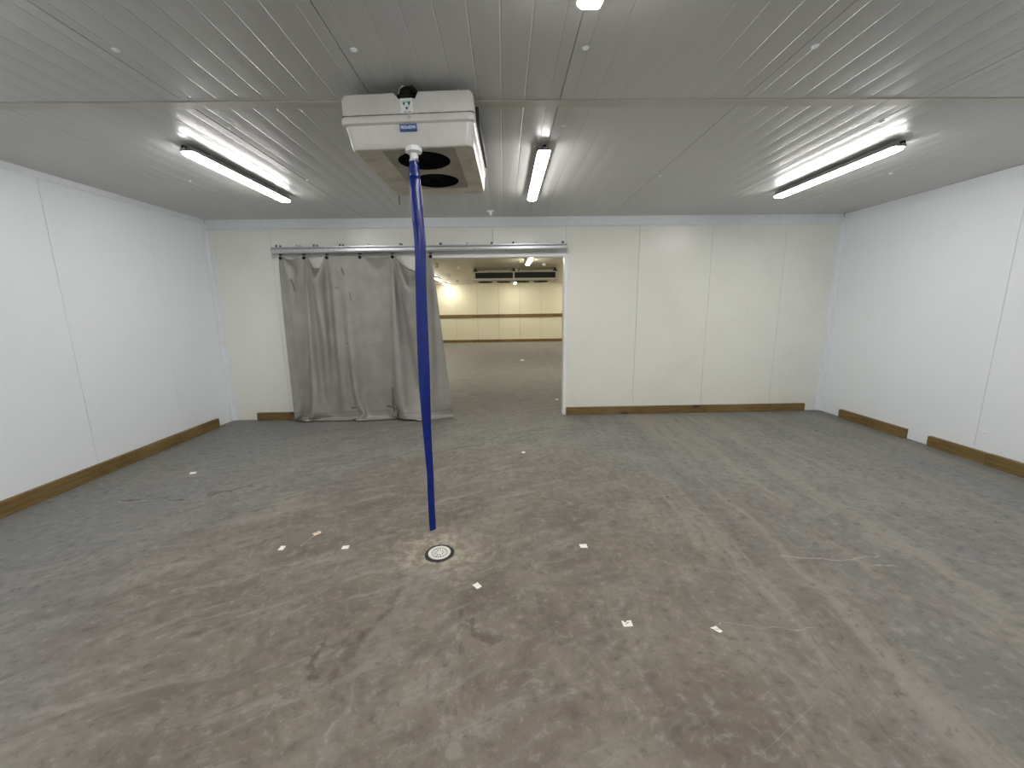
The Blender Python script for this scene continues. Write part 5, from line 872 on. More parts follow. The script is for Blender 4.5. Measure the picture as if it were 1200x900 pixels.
  [-977,0,1,0,1,1,2,-2,-2,0,-1,1,3,7,-1,-3,-6,-2,-1,-2,-2,-1,-1,0,-1,-1,0,1,1,0,0,1,1,0,1,2,1,1,1,2,2,2,2,3,-1,0,2,1,8,-5,-7,-4,-1,-1,0,0,-1,0,0,0,0,0,0,0,-1,-1,0,-1,-1,0,0,-1,0,0,-1,0,-1,1,1,0,-4,-5,-3,-1,0,-1,0,-1,-1,0,0,0,0,1,1,2,1,2,2,2,3,2,2,2,3,2],
  [-1026,0,1,0,1,2,2,-3,0,0,0,5,11,0,-4,-7,-4,-1,-2,0,5,-7,-3,-3,-1,0,0,0,0,0,1,0,1,2,1,2,1,1,1,0,2,2,4,2,2,3,2,2,3,-6,-5,-4,-5,-1,0,0,0,-1,0,0,0,0,0,0,0,1,-1,-2,0,-1,-1,0,-1,0,0,-1,0,0,2,2,-5,-5,-2,-1,-1,0,-1,0,-1,0,-1,0,-1,0,2,2,1,3,3,2,2,2,2,3,2,3],
  [-1074,1,5,5,9,2,-9,-2,-1,2,16,11,-9,-4,-4,-8,3,4,8,-4,4,-3,-4,-5,-5,-7,-7,-3,-2,-1,2,1,2,1,2,2,1,1,2,1,1,1,2,3,6,10,17,0,-17,-9,-5,-2,-6,1,-5,0,-1,-1,0,0,0,0,0,0,10,-6,-1,-1,-2,-1,-1,-2,0,0,0,0,-1,0,0,3,17,8,-17,-4,-4,-2,-2,-2,0,-1,0,-1,0,0,-1,0,0,1,2,2,3,3,3,3,3,3],
  [-1086,13,5,2,-12,-2,3,10,-11,-8,-1,12,7,6,0,1,-1,-4,-5,-6,-7,-2,-1,-1,0,2,0,0,0,0,0,0,0,0,0,0,0,0,3,-3,13,7,-20,-1,10,18,6,-17,3,-13,-6,-2,2,0,-1,1,0,0,0,0,0,0,0,0,6,-8,2,8,13,4,-3,-8,-14,0,0,0,0,0,6,-1,14,-11,10,8,0,-8,-8,-10,0,0,0,0,0,0,0,0,0,0,0,0,0,0,0,0,0,0],
  [-1086,11,-13,0,0,1,1,6,7,7,-6,-8,-2,-4,0,-2,16,-15,-1,3,-1,0,0,0,0,0,0,0,0,0,0,0,0,0,0,0,0,0,0,4,10,18,1,-14,-14,7,-13,1,-2,4,1,-3,0,0,0,0,0,0,0,0,0,0,0,0,0,0,-1,-1,0,2,-2,3,0,-1,0,0,0,0,0,0,-2,2,2,-2,0,6,-3,-3,0,0,0,0,0,0,0,0,0,0,0,0,0,0,0,0,0,0],
 ],
]
CLOTH_ROWS = [0, 1, 2, 4, 6, 8, 10, 12, 14, 16, 18, 20, 22, 24, 26, 28, 30, 32, 34, 36, 38, 40, 42, 44, 46, 48, 50, 52, 54, 56, 58, 60, 62, 64, 66, 68, 70, 72, 74, 76, 78, 80, 82, 84, 86, 88, 90, 92, 94, 96]

NX, NY = 106, len(CLOTH_ROWS)
nn = NX * NY
comp = []
for axis_rows in CLOTH_MM:
    flatrow = []
    for row in axis_rows:
        acc = 0
        for d in row:
            acc += d
            flatrow.append(acc)
    comp.append(flatrow)
base = (-2, 5.6, 1.1)
pts = [Vector([base[a] + comp[a][i] / 1000.0 for a in range(3)]) for i in range(nn)]
for p in pts:                                   # hang it from the hooks under the rail
    p.x -= 0.012
    p.y -= 0.004
me = bpy.data.meshes.new('curtain')
me.from_pydata([p[:] for p in pts], [], [(j * NX + i, (j + 1) * NX + i, (j + 1) * NX + i + 1, j * NX + i + 1) for j in range(NY - 1) for i in range(NX - 1)])
uvl = me.uv_layers.new(name='UVMap')
for lp in me.loops:
    i, j = lp.vertex_index % NX, lp.vertex_index // NX
    uvl.data[lp.index].uv = (i / (NX - 1) * 2.60, CLOTH_ROWS[j] / 96 * 2.345)
me.materials.append(M_curtain)
for p in me.polygons: p.use_smooth = True
cur = thing('curtain', 'grey tarpaulin curtain hanging bunched in front of the doorway', 'curtain', (-1.93, 5.62, 0))
co = bpy.data.objects.new('cloth', me); C.objects.link(co)
for v in me.vertices: v.co -= cur.location
co.parent = cur
# object-space marks are written for world metres: keep the texture space in world metres too
sd = co.modifiers.new('smooth', 'SUBSURF'); sd.levels = 1; sd.render_levels = 1
so = co.modifiers.new('thick', 'SOLIDIFY'); so.thickness = 0.0022; so.offset = 0
HK = [1, 15, 37, 54, 72, 104]
for c_ in HK:
    p = pts[c_ + NX]
    hk = thing('curtain_hook', '', 'hook', (p.x, p.y, p.z), None)
    del hk['label']; del hk['category']
    hk.parent = cur
    hk.location = (p.x - cur.location.x, p.y - cur.location.y, p.z - cur.location.z)
    bm = bmesh.new()
    cyl(bm, (p.x, p.y - 0.003, p.z), (p.x, p.y - 0.012, p.z), 0.021, n=20)
    cyl(bm, (p.x, p.y - 0.012, p.z), (p.x, p.y - 0.017, p.z), 0.014, 0.010, n=20)
    cyl(bm, (p.x, p.y + 0.003, p.z), (p.x, p.y + 0.010, p.z), 0.020, n=20)
    link('grommet', bm, M_black, hk, True)
    bm = bmesh.new()
    tube(bm, [(p.x, p.y - 0.012, p.z + 0.004), (p.x, p.y - 0.010, p.z + 0.03), (p.x, p.y + 0.002, 2.296), (p.x, p.y + 0.004, 2.304)], 0.004, 8)
    box(bm, (p.x - 0.024, p.y - 0.008, 2.300), (p.x + 0.024, p.y + 0.018, 2.3105), 0.002, 1)
    link('hanger', bm, M_black, hk)

# ---------------------------------------------------------------- ceiling cooler
UX, UY = -0.493, 2.90
unit = thing('ceiling_cooler', 'white ceiling-hung cooler with two underside fans above the floor drain', 'cooler', (UX, UY, H))
x0, x1, y0, y1 = -0.860, -0.142, 2.425, 3.420
# front hood with the notch for the pipes, and a plain rear hood
def hood(ya, yb, notch, name):
    P = [(x0 + .006, 2.598), (x0, 2.64), (x0 + 0.002, 2.700), (x0 + 0.02, 2.718)]
    if notch: P += [(-0.572, 2.720), (-0.548, 2.690), (-0.455, 2.690), (-0.438, 2.722)]
    P += [(x1 - 0.02, 2.720), (x1 - 0.002, 2.702), (x1, 2.64), (x1 - .006, 2.598)]
    bm = bmesh.new()
    rings = []
    for y, k in ((ya, 0.014), (ya + 0.006, 0.005), (ya + 0.018, 0.0), (yb, 0.0)):
        rings.append([(UX + (p[0] - UX) * (1 - k / 0.345), y, p[1] - (k if p[1] > 2.68 else 0)) for p in P])
    loft(bm, rings)
    return link(name, bm, M_shell, unit, True)
front = hood(y0, y0 + 0.17, True, 'front_hood')
hood(y1 - 0.10, y1 - 0.004, False, 'rear_hood')
bm = bmesh.new()
box(bm, (x0 + 0.02, y0 + 0.17, 2.705), (x1 - 0.035, y1 - 0.10, 2.716), 0.002, 1)
link('top_cover', bm, M_shell, unit)
bm = bmesh.new()
box(bm, (x0 + 0.03, y0 + 0.171, 2.606), (x1 + 0.018, y1 - 0.101, 2.704))
link('coil', bm, M_coil, unit)
# lower tray: rim and tapering sides, rounded corners
bm = bmesh.new()
stations = [(2.606, 0.000, 0.030), (2.602, 0.006, 0.030), (2.596, 0.009, 0.032), (2.580, 0.010, 0.034), (2.568, 0.008, 0.034), (2.565, 0.002, 0.032), (2.560, -0.006, 0.036), (2.52, -0.012, 0.045),
            (2.480, -0.018, 0.045), (2.460, -0.022, 0.045), (2.450, -0.028, 0.042), (2.447, -0.037, 0.04)]
rings = [rrect(x0 - e, x1 + e * 0.5, y0 - e, y1 + e, r, z) for z, e, r in stations]
loft(bm, rings, True, False)
# underside plate with two round openings
FC = [(-0.470, 2.655), (-0.470, 3.045)]
FR = 0.158
outer = [v for v in bm.verts if abs(v.co.z - 2.447) < 1e-5]
oe = [e for e in bm.edges if e.verts[0] in outer and e.verts[1] in outer]
he = []
for fx, fy in FC:
    ring = [bm.verts.new((fx + FR * math.cos(t * 2 * PI / 40), fy + FR * math.sin(t * 2 * PI / 40), 2.447)) for t in range(40)]
    he += [bm.edges.new((ring[i], ring[(i + 1) % 40])) for i in range(40)]
bmesh.ops.triangle_fill(bm, use_beauty=True, use_dissolve=False, edges=oe + he, normal=(0, 0, -1))
tray = link('drip_tray', bm, M_shell, unit, True)
tray.data.materials.append(M_under)
for p in tray.data.polygons:
    zz = p.center.z + H
    if zz < 2.4485 and abs(p.normal.z) > 0.9:
        p.material_index = 1
        p.use_smooth = False
# perforated grille plate around the openings
bm = bmesh.new()
op = [bm.verts.new(v) for v in rrect(-0.672, -0.262, 2.475, 3.225, 0.012, 2.4455, 2)]
oe = [bm.edges.new((op[i], op[(i + 1) % len(op)])) for i in range(len(op))]
he = []
for fx, fy in FC:
    ring = [bm.verts.new((fx + (FR - .002) * math.cos(t * 2 * PI / 40), fy + (FR - .002) * math.sin(t * 2 * PI / 40), 2.4455)) for t in range(40)]
    he += [bm.edges.new((ring[i], ring[(i + 1) % 40])) for i in range(40)]
bmesh.ops.triangle_fill(bm, use_beauty=True, edges=oe + he, normal=(0, 0, -1))
gr = link('fan_grille', bm, M_perf, unit)
so = gr.modifiers.new('thick', 'SOLIDIFY'); so.thickness = 0.002; so.offset = 1
for fx, fy in FC:
    bm = bmesh.new()
    for k in range(-9, 10):
        d = k * 0.0165
        h_ = math.sqrt(max(0, FR ** 2 - d * d))
        if h_ < 0.02: continue
        for s_ in (1, -1):
            c45 = math.sqrt(.5)
            a = Vector((d, -h_ * s_, 0)); b = Vector((d, h_ * s_, 0))
            rot = Matrix.Rotation(s_ * PI / 4, 3, 'Z')
            a, b = rot @ a, rot @ b
            cyl(bm, (fx + a.x, fy + a.y, 2.4475), (fx + b.x, fy + b.y, 2.4475), 0.0010, n=5)
    link('guard_wire', bm, M_fanblack, gr)
for fx, fy in FC:
    fan = thing('fan', '', 'fan', (fx - UX, fy - UY, 2.50 - H))
    del fan['label']; del fan['category']
    fan.parent = unit
    bm = bmesh.new()
    cyl(bm, (fx, fy, 2.448), (fx, fy, 2.56), FR + 0.004, n=40, caps=False)
    cyl(bm, (fx, fy, 2.556), (fx, fy, 2.560), FR + 0.004, n=40)
    link('shroud', bm, M_dark, fan, True)
    bm = bmesh.new()
    cyl(bm, (fx, fy, 2.475), (fx, fy, 2.54), 0.045, 0.05, n=24)
    link('motor', bm, M_fanblack, fan, True)
    for kb in range(5):
        bm = bmesh.new()
        a0 = kb * 2 * PI / 5
        rows = []
        for r_ in (0.045, 0.085, 0.12, 0.148):
            row = []
            for j, t in enumerate((-0.36, -0.12, 0.12, 0.36)):
                aa = a0 + t + (r_ - 0.045) * 2.0
                row.append(bm.verts.new((fx + r_ * math.cos(aa), fy + r_ * math.sin(aa), 2.49 + t * 0.06)))
            rows.append(row)
        for ra, rb in zip(rows, rows[1:]):
            for j in range(3): bm.faces.new((ra[j], ra[j + 1], rb[j + 1], rb[j]))
        bl = link('blade', bm, M_fanblack, fan, True)
        so = bl.modifiers.new('thick', 'SOLIDIFY'); so.thickness = 0.002
# drain spout on the front lower edge
SX, SY = -0.490, 2.452
bm = bmesh.new()
cyl(bm, (SX, SY, 2.452), (SX, SY, 2.444), 0.036, n=24)
cyl(bm, (SX, SY, 2.444), (SX, SY, 2.424), 0.047, n=8)
cyl(bm, (SX, SY, 2.424), (SX, SY, 2.418), 0.044, 0.026, n=16)
cyl(bm, (SX, SY, 2.418), (SX, SY, 2.404), 0.019, n=24)
cyl(bm, (SX, SY, 2.404), (SX, SY, 2.398), 0.024, n=24)
cyl(bm, (SX, SY, 2.398), (SX, SY, 2.380), 0.020, n=24)
link('drain_spout', bm, M_cap, unit, True)
# pipes and black insulation in the notch
bm = bmesh.new()
tube(bm, [(-0.540, 2.62, 2.742), (-0.538, 2.50, 2.738), (-0.525, 2.455, 2.730), (-0.500, 2.450, 2.728), (-0.485, 2.49, 2.732), (-0.48, 2.62, 2.738)], 0.022, 12)
tube(bm, [(-0.505, 2.60, 2.745), (-0.50, 2.47, 2.748), (-0.475, 2.452, 2.742), (-0.462, 2.475, 2.735), (-0.46, 2.60, 2.73)], 0.017, 12)
tube(bm, [(-0.555, 2.60, 2.715), (-0.545, 2.46, 2.712), (-0.50, 2.445, 2.708), (-0.47, 2.47, 2.710), (-0.468, 2.60, 2.712)], 0.014, 10)
link('refrigerant_pipes', bm, M_black, unit, True)
bm = bmesh.new()
tube(bm, [(-0.546, 2.440, 2.712), (-0.535, 2.432, 2.735), (-0.515, 2.44, 2.752)], 0.003, 8)
link('tie_wire', bm, M_clip, unit)
for bx in (x0 + 0.06, x1 - 0.09):
    for by in (y0 + 0.10, y1 - 0.12):
        bm = bmesh.new()
        cyl(bm, (bx, by, 2.71), (bx, by, H), 0.005, n=10)
        box(bm, (bx - 0.015, by - 0.015, H - 0.006), (bx + 0.015, by + 0.015, H - 0.0005), 0.001, 1)
        cyl(bm, (bx, by, 2.716), (bx, by, 2.728), 0.011, n=6)
        link('hanging_rod', bm, M_steel, unit)
bm = bmesh.new()
cyl(bm, (-0.493, y0 - 0.012, 2.588), (-0.493, y0 - 0.006, 2.588), 0.009, n=14)
link('screw', bm, M_clip, unit, True)
bm = bmesh.new()
loft(bm, [rrect(x0 - 0.003, x1 + 0.003, y0 - 0.003, y0 + 0.17, 0.02, z) for z in (2.6055, 2.609)])
link('gasket', bm, simple('grimy_gasket', (0.16, 0.14, 0.12), 0.8, var=0.6, scale=30), unit)
# stickers on the hood
def flat(bm, pts2, y):
    vs = [bm.verts.new((p[0], y, p[1])) for p in pts2]
    bm.faces.new(vs)
M_stick = simple('sticker_white', (0.74, 0.76, 0.76), 0.35, var=0.04)
M_green = simple('sticker_green', (0.005, 0.10, 0.075), 0.4)
M_pale = simple('sticker_pale_green', (0.42, 0.62, 0.60), 0.4)
M_blue = simple('nameplate_blue', (0.045, 0.11, 0.36), 0.3)
M_nw = simple('nameplate_white', (0.80, 0.83, 0.88), 0.3)
sx_, sz_ = -0.503, 2.650
bm = bmesh.new(); box(bm, (sx_ - 0.033, y0 - 0.0008, sz_ - 0.040), (sx_ + 0.033, y0 + 0.001, sz_ + 0.034), 0.0)
stk = link('warning_sticker', bm, M_stick, unit)
bm = bmesh.new(); flat(bm, [(sx_ - 0.025, sz_ + 0.022), (sx_ + 0.025, sz_ + 0.022), (sx_, sz_ - 0.028)], y0 - 0.0012)
link('triangle_emblem', bm, M_pale, stk, recalc=False)
bm = bmesh.new()
flat(bm, [(sx_ - 0.022, sz_ + 0.012), (sx_ - 0.006, sz_ + 0.014), (sx_ - 0.014, sz_ - 0.004)], y0 - 0.0016)
flat(bm, [(sx_ + 0.004, sz_ + 0.016), (sx_ + 0.023, sz_ + 0.016), (sx_ + 0.014, sz_ - 0.004)], y0 - 0.0016)
flat(bm, [(sx_ - 0.009, sz_ - 0.010), (sx_ + 0.009, sz_ - 0.010), (sx_, sz_ - 0.026)], y0 - 0.0016)
link('emblem_corner', bm, M_green, stk, recalc=False)
bm = bmesh.new()
cyl(bm, (sx_, y0 - 0.0012, sz_ + 0.002), (sx_, y0 - 0.002, sz_ + 0.002), 0.010, n=20)
link('emblem_disc', bm, M_stick, stk)
bm = bmesh.new()
for k in range(9):
    xx = sx_ - 0.018 + k * 0.0045
    if k == 4: continue
    flat(bm, [(xx, sz_ - 0.036), (xx + 0.003, sz_ - 0.036), (xx + 0.003, sz_ - 0.031 + (k % 3) * 0.001), (xx, sz_ - 0.031)], y0 - 0.0012)
link('small_print', bm, M_ink, stk, recalc=False)
# nameplate lettering
bm = bmesh.new(); box(bm, (-0.549, y0 - 0.003, 2.524), (-0.457, y0 + 0.014, 2.557), 0.0008, 1)
npl = link('nameplate', bm, M_blue, unit)
def lettering(body, size, x, y, z, mat, parent, name, sx=1.0):
    cu = bpy.data.curves.new(name, 'FONT')
    cu.body = body; cu.size = size; cu.align_x = 'CENTER'; cu.align_y = 'CENTER'; cu.extrude = 0.0004; cu.offset = 0.0006
    t = bpy.data.objects.new(name, cu); C.objects.link(t)
    dg = bpy.context.evaluated_depsgraph_get(); dg.update()
    me = bpy.data.meshes.new_from_object(t.evaluated_get(dg))
    bpy.data.objects.remove(t)
    me.transform(Matrix.Diagonal((sx, 1, 1, 1)))
    me.transform(Matrix.Rotation(PI / 2, 4, 'X'))
    off = Vector((x, y, z))
    p = parent
    while p is not None:
        off -= Vector(p.location); p = p.parent
    me.transform(Matrix.Translation(off))
    me.materials.clear(); me.materials.append(mat)
    o = bpy.data.objects.new(name, me); C.objects.link(o); o.parent = parent
    return o
lettering('FRIGA-BOHN', 0.022, -0.503, y0 - 0.0034, 2.5405, M_nw, npl, 'lettering', 0.62)
unit.rotation_euler = (0, -0.026, -0.018)

# thin cable end hanging behind the cooler
bm = bmesh.new()
tube(bm, [(-0.815, 3.40, H - 0.001), (-0.815, 3.405, 2.62), (-0.812, 3.40, 2.50), (-0.812, 3.40, 2.375)], 0.0028, 8)
tag(rebase(link('loose_cable', bm, M_black)), 'thin black cable end hanging at the back left corner of the cooler', 'cable')

# ---------------------------------------------------------------- blue hose
hose = thing('drain_hose', 'bright blue flat hose hanging from the cooler spout down towards the floor drain', 'hose', (-0.49, 2.44, 0.13))
st = [  # z, centre x, centre y, half width, half thickness, twist
    (2.388, -0.490, 2.452, 0.023, 0.023, 0.0), (2.374, -0.490, 2.452, 0.024, 0.023, 0.0), (2.350, -0.490, 2.450, 0.028, 0.020, 0.1), (2.315, -0.491, 2.448, 0.031, 0.016, 0.15),
    (2.30, -0.491, 2.446, 0.031, 0.013, 0.1), (2.285, -0.490, 2.444, 0.0315, 0.015, 0.15), (2.24, -0.488, 2.443, 0.032, 0.015, 0.2), (2.14, -0.485, 2.442, 0.033, 0.014, 0.2),
    (2.06, -0.483, 2.440, 0.033, 0.013, 0.15), (2.045, -0.482, 2.438, 0.033, 0.010, 0.1), (2.03, -0.480, 2.440, 0.033, 0.013, 0.15), (1.95, -0.478, 2.440, 0.033, 0.013, 0.2),
    (1.85, -0.480, 2.440, 0.032, 0.012, 0.25), (1.77, -0.484, 2.439, 0.032, 0.012, 0.2), (1.755, -0.484, 2.437, 0.032, 0.009, 0.2), (1.74, -0.485, 2.439, 0.032, 0.012, 0.2),
    (1.6, -0.489, 2.440, 0.033, 0.012, 0.1), (1.40, -0.492, 2.438, 0.035, 0.011, 0.05), (1.276, -0.494, 2.436, 0.036, 0.010, 0.0), (1.262, -0.494, 2.434, 0.036, 0.008, 0.0), (1.248, -0.494, 2.436, 0.036, 0.010, 0.0),
    (1.10, -0.496, 2.436, 0.034, 0.010, 0.25), (0.95, -0.496, 2.436, 0.031, 0.010, 0.45), (0.85, -0.496, 2.436, 0.029, 0.010, 0.6), (0.70, -0.494, 2.436, 0.028, 0.009, 0.75),
    (0.52, -0.490, 2.436, 0.026, 0.009, 0.85), (0.40, -0.492, 2.432, 0.027, 0.009, 0.9), (0.30, -0.492, 2.426, 0.028, 0.009, 0.95), (0.22, -0.490, 2.420, 0.028, 0.009, 0.95), (0.150, -0.488, 2.412, 0.028, 0.009, 0.95)]
# smooth interpolation
def interp(st, sub=4):
    out = []
    for i in range(len(st) - 1):
        for k in range(sub):
            t = k / sub; t2 = t * t * (3 - 2 * t)
            out.append(tuple(st[i][j] * (1 - (t2 if j > 2 else t)) + st[i + 1][j] * (t2 if j > 2 else t) for j in range(6)))
    out.append(st[-1])
    return out
bm = bmesh.new()
S = interp(st)
rings = []
N = 24
for idx, (z, cxh, cyh, hw, ht, tw) in enumerate(S):
    ring = []
    for k in range(N):
        a = k * 2 * PI / N
        px = hw * (abs(math.cos(a)) ** 0.9) * (1 if math.cos(a) >= 0 else -1)
        py = ht * math.sin(a)
        X = px * math.cos(tw) - py * math.sin(tw); Y = px * math.sin(tw) + py * math.cos(tw)
        zz = z
        if idx == len(S) - 1: zz = z - 0.35 * X      # slanted cut
        ring.append((cxh + X, cyh + Y, zz))
    rings.append(ring)
loft(bm, rings, False, False)
ho = link('hose_sleeve', bm, M_hose, hose, True)
so = ho.modifiers.new('thick', 'SOLIDIFY'); so.thickness = 0.0015; so.offset = -1
sb = ho.modifiers.new('smooth', 'SUBSURF'); sb.levels = 1; sb.render_levels = 1
bm = bmesh.new()
cyl(bm, (-0.490, 2.452, 2.3765), (-0.490, 2.452, 2.3865), 0.0255, n=28)
box(bm, (-0.478, 2.422, 2.376), (-0.466, 2.436, 2.387), 0.002, 1)
link('hose_clamp', bm, M_steel, hose, True)

# ---------------------------------------------------------------- floor drain
DXC, DYC = -0.447, 2.378
dr = thing('floor_drain', 'round white floor drain grate in a black ring below the blue hose', 'drain', (DXC, DYC, 0))
def circ(r, z, n, jit=0.0):
    return [(DXC + r * (1 + jit * random.uniform(-1, 1)) * math.cos(k * 2 * PI / n), DYC + r * (1 + jit * random.uniform(-1, 1)) * math.sin(k * 2 * PI / n), z) for k in range(n)]
bm = bmesh.new()
n_ = 48
ja = [random.uniform(-1, 1) for _ in range(n_)]
def cj(r, z, a): return [(DXC + (r + a * ja[k]) * math.cos(k * 2 * PI / n_), DYC + (r + a * ja[k]) * math.sin(k * 2 * PI / n_), z) for k in range(n_)]
loft(bm, [cj(0.096, 0.0, 0.003), cj(0.094, 0.003, 0.003), cj(0.085, 0.0035, 0.001), cj(0.078, 0.002, 0), cj(0.074, 0.001, 0)], True, True)
link('rim', bm, simple('black_drain_rim', (0.030, 0.030, 0.032), 0.5, var=0.5, scale=60), dr, True)
bm = bmesh.new()
ov = [bm.verts.new(p) for p in circ(0.072, 0.007, 48)]
ed = [bm.edges.new((ov[i], ov[(i + 1) % 48])) for i in range(48)]
def slot(r0, r1, a, w):
    q = []
    for rr_, sg in ((r0, -1), (r1, -1), (r1, 1), (r0, 1)):
        q.append(bm.verts.new((DXC + rr_ * math.cos(a) - sg * w * math.sin(a), DYC + rr_ * math.sin(a) + sg * w * math.cos(a), 0.007)))
    return [bm.edges.new((q[i], q[(i + 1) % 4])) for i in range(4)]
for k in range(20): ed += slot(0.040, 0.055, k * 2 * PI / 20, 0.0044)
for k in range(9): ed += slot(0.019, 0.033, k * 2 * PI / 9 + 0.1, 0.0046)
bmesh.ops.triangle_fill(bm, use_beauty=True, edges=ed, normal=(0, 0, 1))
gt = link('grate', bm, simple('white_plastic_grate', (0.80, 0.78, 0.73), 0.4, var=0.08, scale=40), dr)
so = gt.modifiers.new('thick', 'SOLIDIFY'); so.thickness = 0.004; so.offset = -1

# ---------------------------------------------------------------- paper labels on the floor
PAPERS = [
    ([(-3.1141, 3.7723), (-3.1483, 3.8283), (-3.0884, 3.838), (-3.0657, 3.7905)], 'paper', 'small white paper label lying alone on the left floor, nearest the left wall board'),
    ([(-1.3935, 2.6451), (-1.3575, 2.6793), (-1.3318, 2.6558), (-1.3647, 2.6166)], 'tan', 'tan printed paper label, the farthest of three left of the drain'),
    ([(-1.5337, 2.4504), (-1.5348, 2.4992), (-1.5015, 2.4978), (-1.4993, 2.449)], 'paper', 'blank white paper label, leftmost of the three left of the drain'),
    ([(-1.1118, 2.445), (-1.1129, 2.4841), (-1.0712, 2.4904), (-1.066, 2.4509)], 'paper', 'blank white paper label between the floor drain and the tan label'),
    ([(0.476, 2.4376), (0.5254, 2.4405), (0.5278, 2.3964), (0.4801, 2.3984)], 'paper', 'white paper label on the open floor directly right of the drain'),
    ([(-0.2087, 2.0601), (-0.1807, 2.081), (-0.1525, 2.0451), (-0.1794, 2.0234)], 'paper', 'diamond-turned white paper label just in front and right of the drain'),
    ([(0.5662, 1.7631), (0.6169, 1.7659), (0.6155, 1.727), (0.5679, 1.7249)], 'paper', 'torn white paper label with dark marks, left of the two nearest the camera'),
    ([(0.9885, 1.7033), (1.0211, 1.713), (1.0383, 1.6777), (1.0177, 1.6706)], 'paper', 'crumpled white paper label, right of the two nearest the camera'),
    ([(0.1601, 4.203), (0.1882, 4.239), (0.2115, 4.1974), (0.1822, 4.1726)], 'paper', 'tiny white paper scrap on the floor in front of the doorway'),
    ([(0.8579, 6.7686), (0.9014, 6.8186), (0.922, 6.7504), (0.8788, 6.7014)], 'paper', 'tiny white paper scrap just inside the doorway near its right jamb'),
    ([(0.4519, 12.1698), (0.537, 12.3253), (0.6072, 12.1506), (0.5334, 11.9582)], 'paper', 'tiny white scrap far away on the floor of the room beyond'),
]

for i, (cs, kind, label) in enumerate(PAPERS):
    bm = bmesh.new()
    n = 5
    vg = [[None] * n for _ in range(n)]
    a, b, c, d = [Vector((*p, 0)) for p in cs]
    for r in range(n):
        for q in range(n):
            u, v = q / (n - 1), r / (n - 1)
            p = (a * (1 - u) + b * u) * (1 - v) + (d * (1 - u) + c * u) * v
            p.z = 0.0018 + 0.003 * (u - 0.5) ** 2 * (1 + i % 3) + (0.003 * abs(math.sin(u * 7 + v * 5)) if i == 7 else 0)
            vg[r][q] = bm.verts.new(p)
    for r in range(n - 1):
        for q in range(n - 1):
            if i == 6 and r == 0 and q == 1: continue
            bm.faces.new((vg[r][q], vg[r][q + 1], vg[r + 1][q + 1], vg[r + 1][q]))
    bmesh.ops.recalc_face_normals(bm, faces=bm.faces[:])
    bmesh.ops.solidify(bm, geom=bm.faces[:], thickness=0.0008)
    o = tag(rebase(link('paper_label', bm, M_paper if kind == 'paper' else M_paperT)), label, 'paper label', 'paper labels on the floor')
    if i in (1, 6, 7):
        bm = bmesh.new()
        cen = (a + b + c + d) / 4
        for k in range(3):
            e1 = (b - a).normalized(); e2 = (d - a).normalized()
            p = cen + e1 * (0.006 * (k - 1)) + e2 * (0.004 * (k - 1) * (-1 if i == 6 else 1))
            q = [p - e1 * .004 - e2 * .0015, p + e1 * .004 - e2 * .0015, p + e1 * .004 + e2 * .0015, p - e1 * .004 + e2 * .0015]
            bm.faces.new([bm.verts.new((w.x, w.y, 0.0052)) for w in q])
        link('ink_mark', bm, M_ink, o)

# ---------------------------------------------------------------- small fixings
CAPS = [
    ((-1.824, 2.171), 'small white screw cap left of the cooler, nearest the camera, above the left strip light'),
    ((-0.72, 2.176), 'small white screw cap on the near ceiling just in front of the cooler'),
    ((0.379, 2.168), 'small white screw cap on the ceiling just beyond the top-edge light'),
    ((1.479, 2.16), 'small white screw cap on the near ceiling front panel right of centre'),
    ((-1.843, 3.003), 'small white screw cap left of the cooler right behind the ceiling joint'),
    ((0.394, 2.994), 'small white screw cap just in front of the middle strip light'),
    ((2.551, 2.958), 'small white screw cap near the front end of the right strip light'),
    ((-2.96, 4.113), 'small white screw cap between the left strip light and the left wall'),
    ((-1.859, 4.117), 'small white screw cap right beside the far end of the left strip light'),
    ((1.47, 4.075), 'small white screw cap between the middle and right strip lights'),
    ((3.667, 4.055), 'small white screw cap between the right strip light and the right wall'),
]
capm = None
for (cx2, cy2), label in CAPS:
    if capm is None:
        bm = bmesh.new()
        cyl(bm, (0, 0, 0), (0, 0, -0.004), 0.017, 0.015, n=20)
        cyl(bm, (0, 0, -0.004), (0, 0, -0.009), 0.010, 0.006, n=16)
        capm = link('screw_cap', bm, M_cap, None, True)
        o = capm
    else:
        o = capm.copy(); C.objects.link(o)
    o.location = (cx2 + 0.03, cy2, H)
    tag(o, label, 'screw cap', 'white screw caps on the near ceiling')
sn = thing('ceiling_sensor', 'small white sensor on the ceiling above the curtain rail', 'sensor', (-0.149, 5.40, H))
bm = bmesh.new()
box(bm, (-0.189, 5.37, H - 0.018), (-0.109, 5.43, H), 0.004, 2)
link('base', bm, M_cap, sn, True)
bm = bmesh.new()
cyl(bm, (-0.149, 5.40, H - 0.018), (-0.149, 5.40, H - 0.055), 0.018, 0.013, n=20)
link('probe', bm, M_cap, sn, True)

# wall plugs
WP = [((XL + 0.004, 3.77, 0.27), 'x', 'tiny white rivet low on the left wall beside the panel joint'),
      ((XL + 0.004, 4.95, 0.25), 'x', 'tiny white rivet low on the left wall near the back corner'),
      ((XR - 0.004, 3.70, 0.30), 'x', 'tiny white rivet low on the right wall beside the panel joint'),
      ((XR - 0.004, 4.85, 0.20), 'x', 'tiny white rivet on the right wall above the short board')]
for p, ax, label in WP:
    bm = bmesh.new()
    s_ = 1 if p[0] < 0 else -1
    cyl(bm, (p[0] - s_ * 0.004, p[1], p[2]), (p[0] + s_ * 0.004, p[1], p[2]), 0.014, 0.008, n=14)
    tag(rebase(link('wall_rivet', bm, M_cap, None, True)), label, 'rivet', 'white rivets on the side walls')

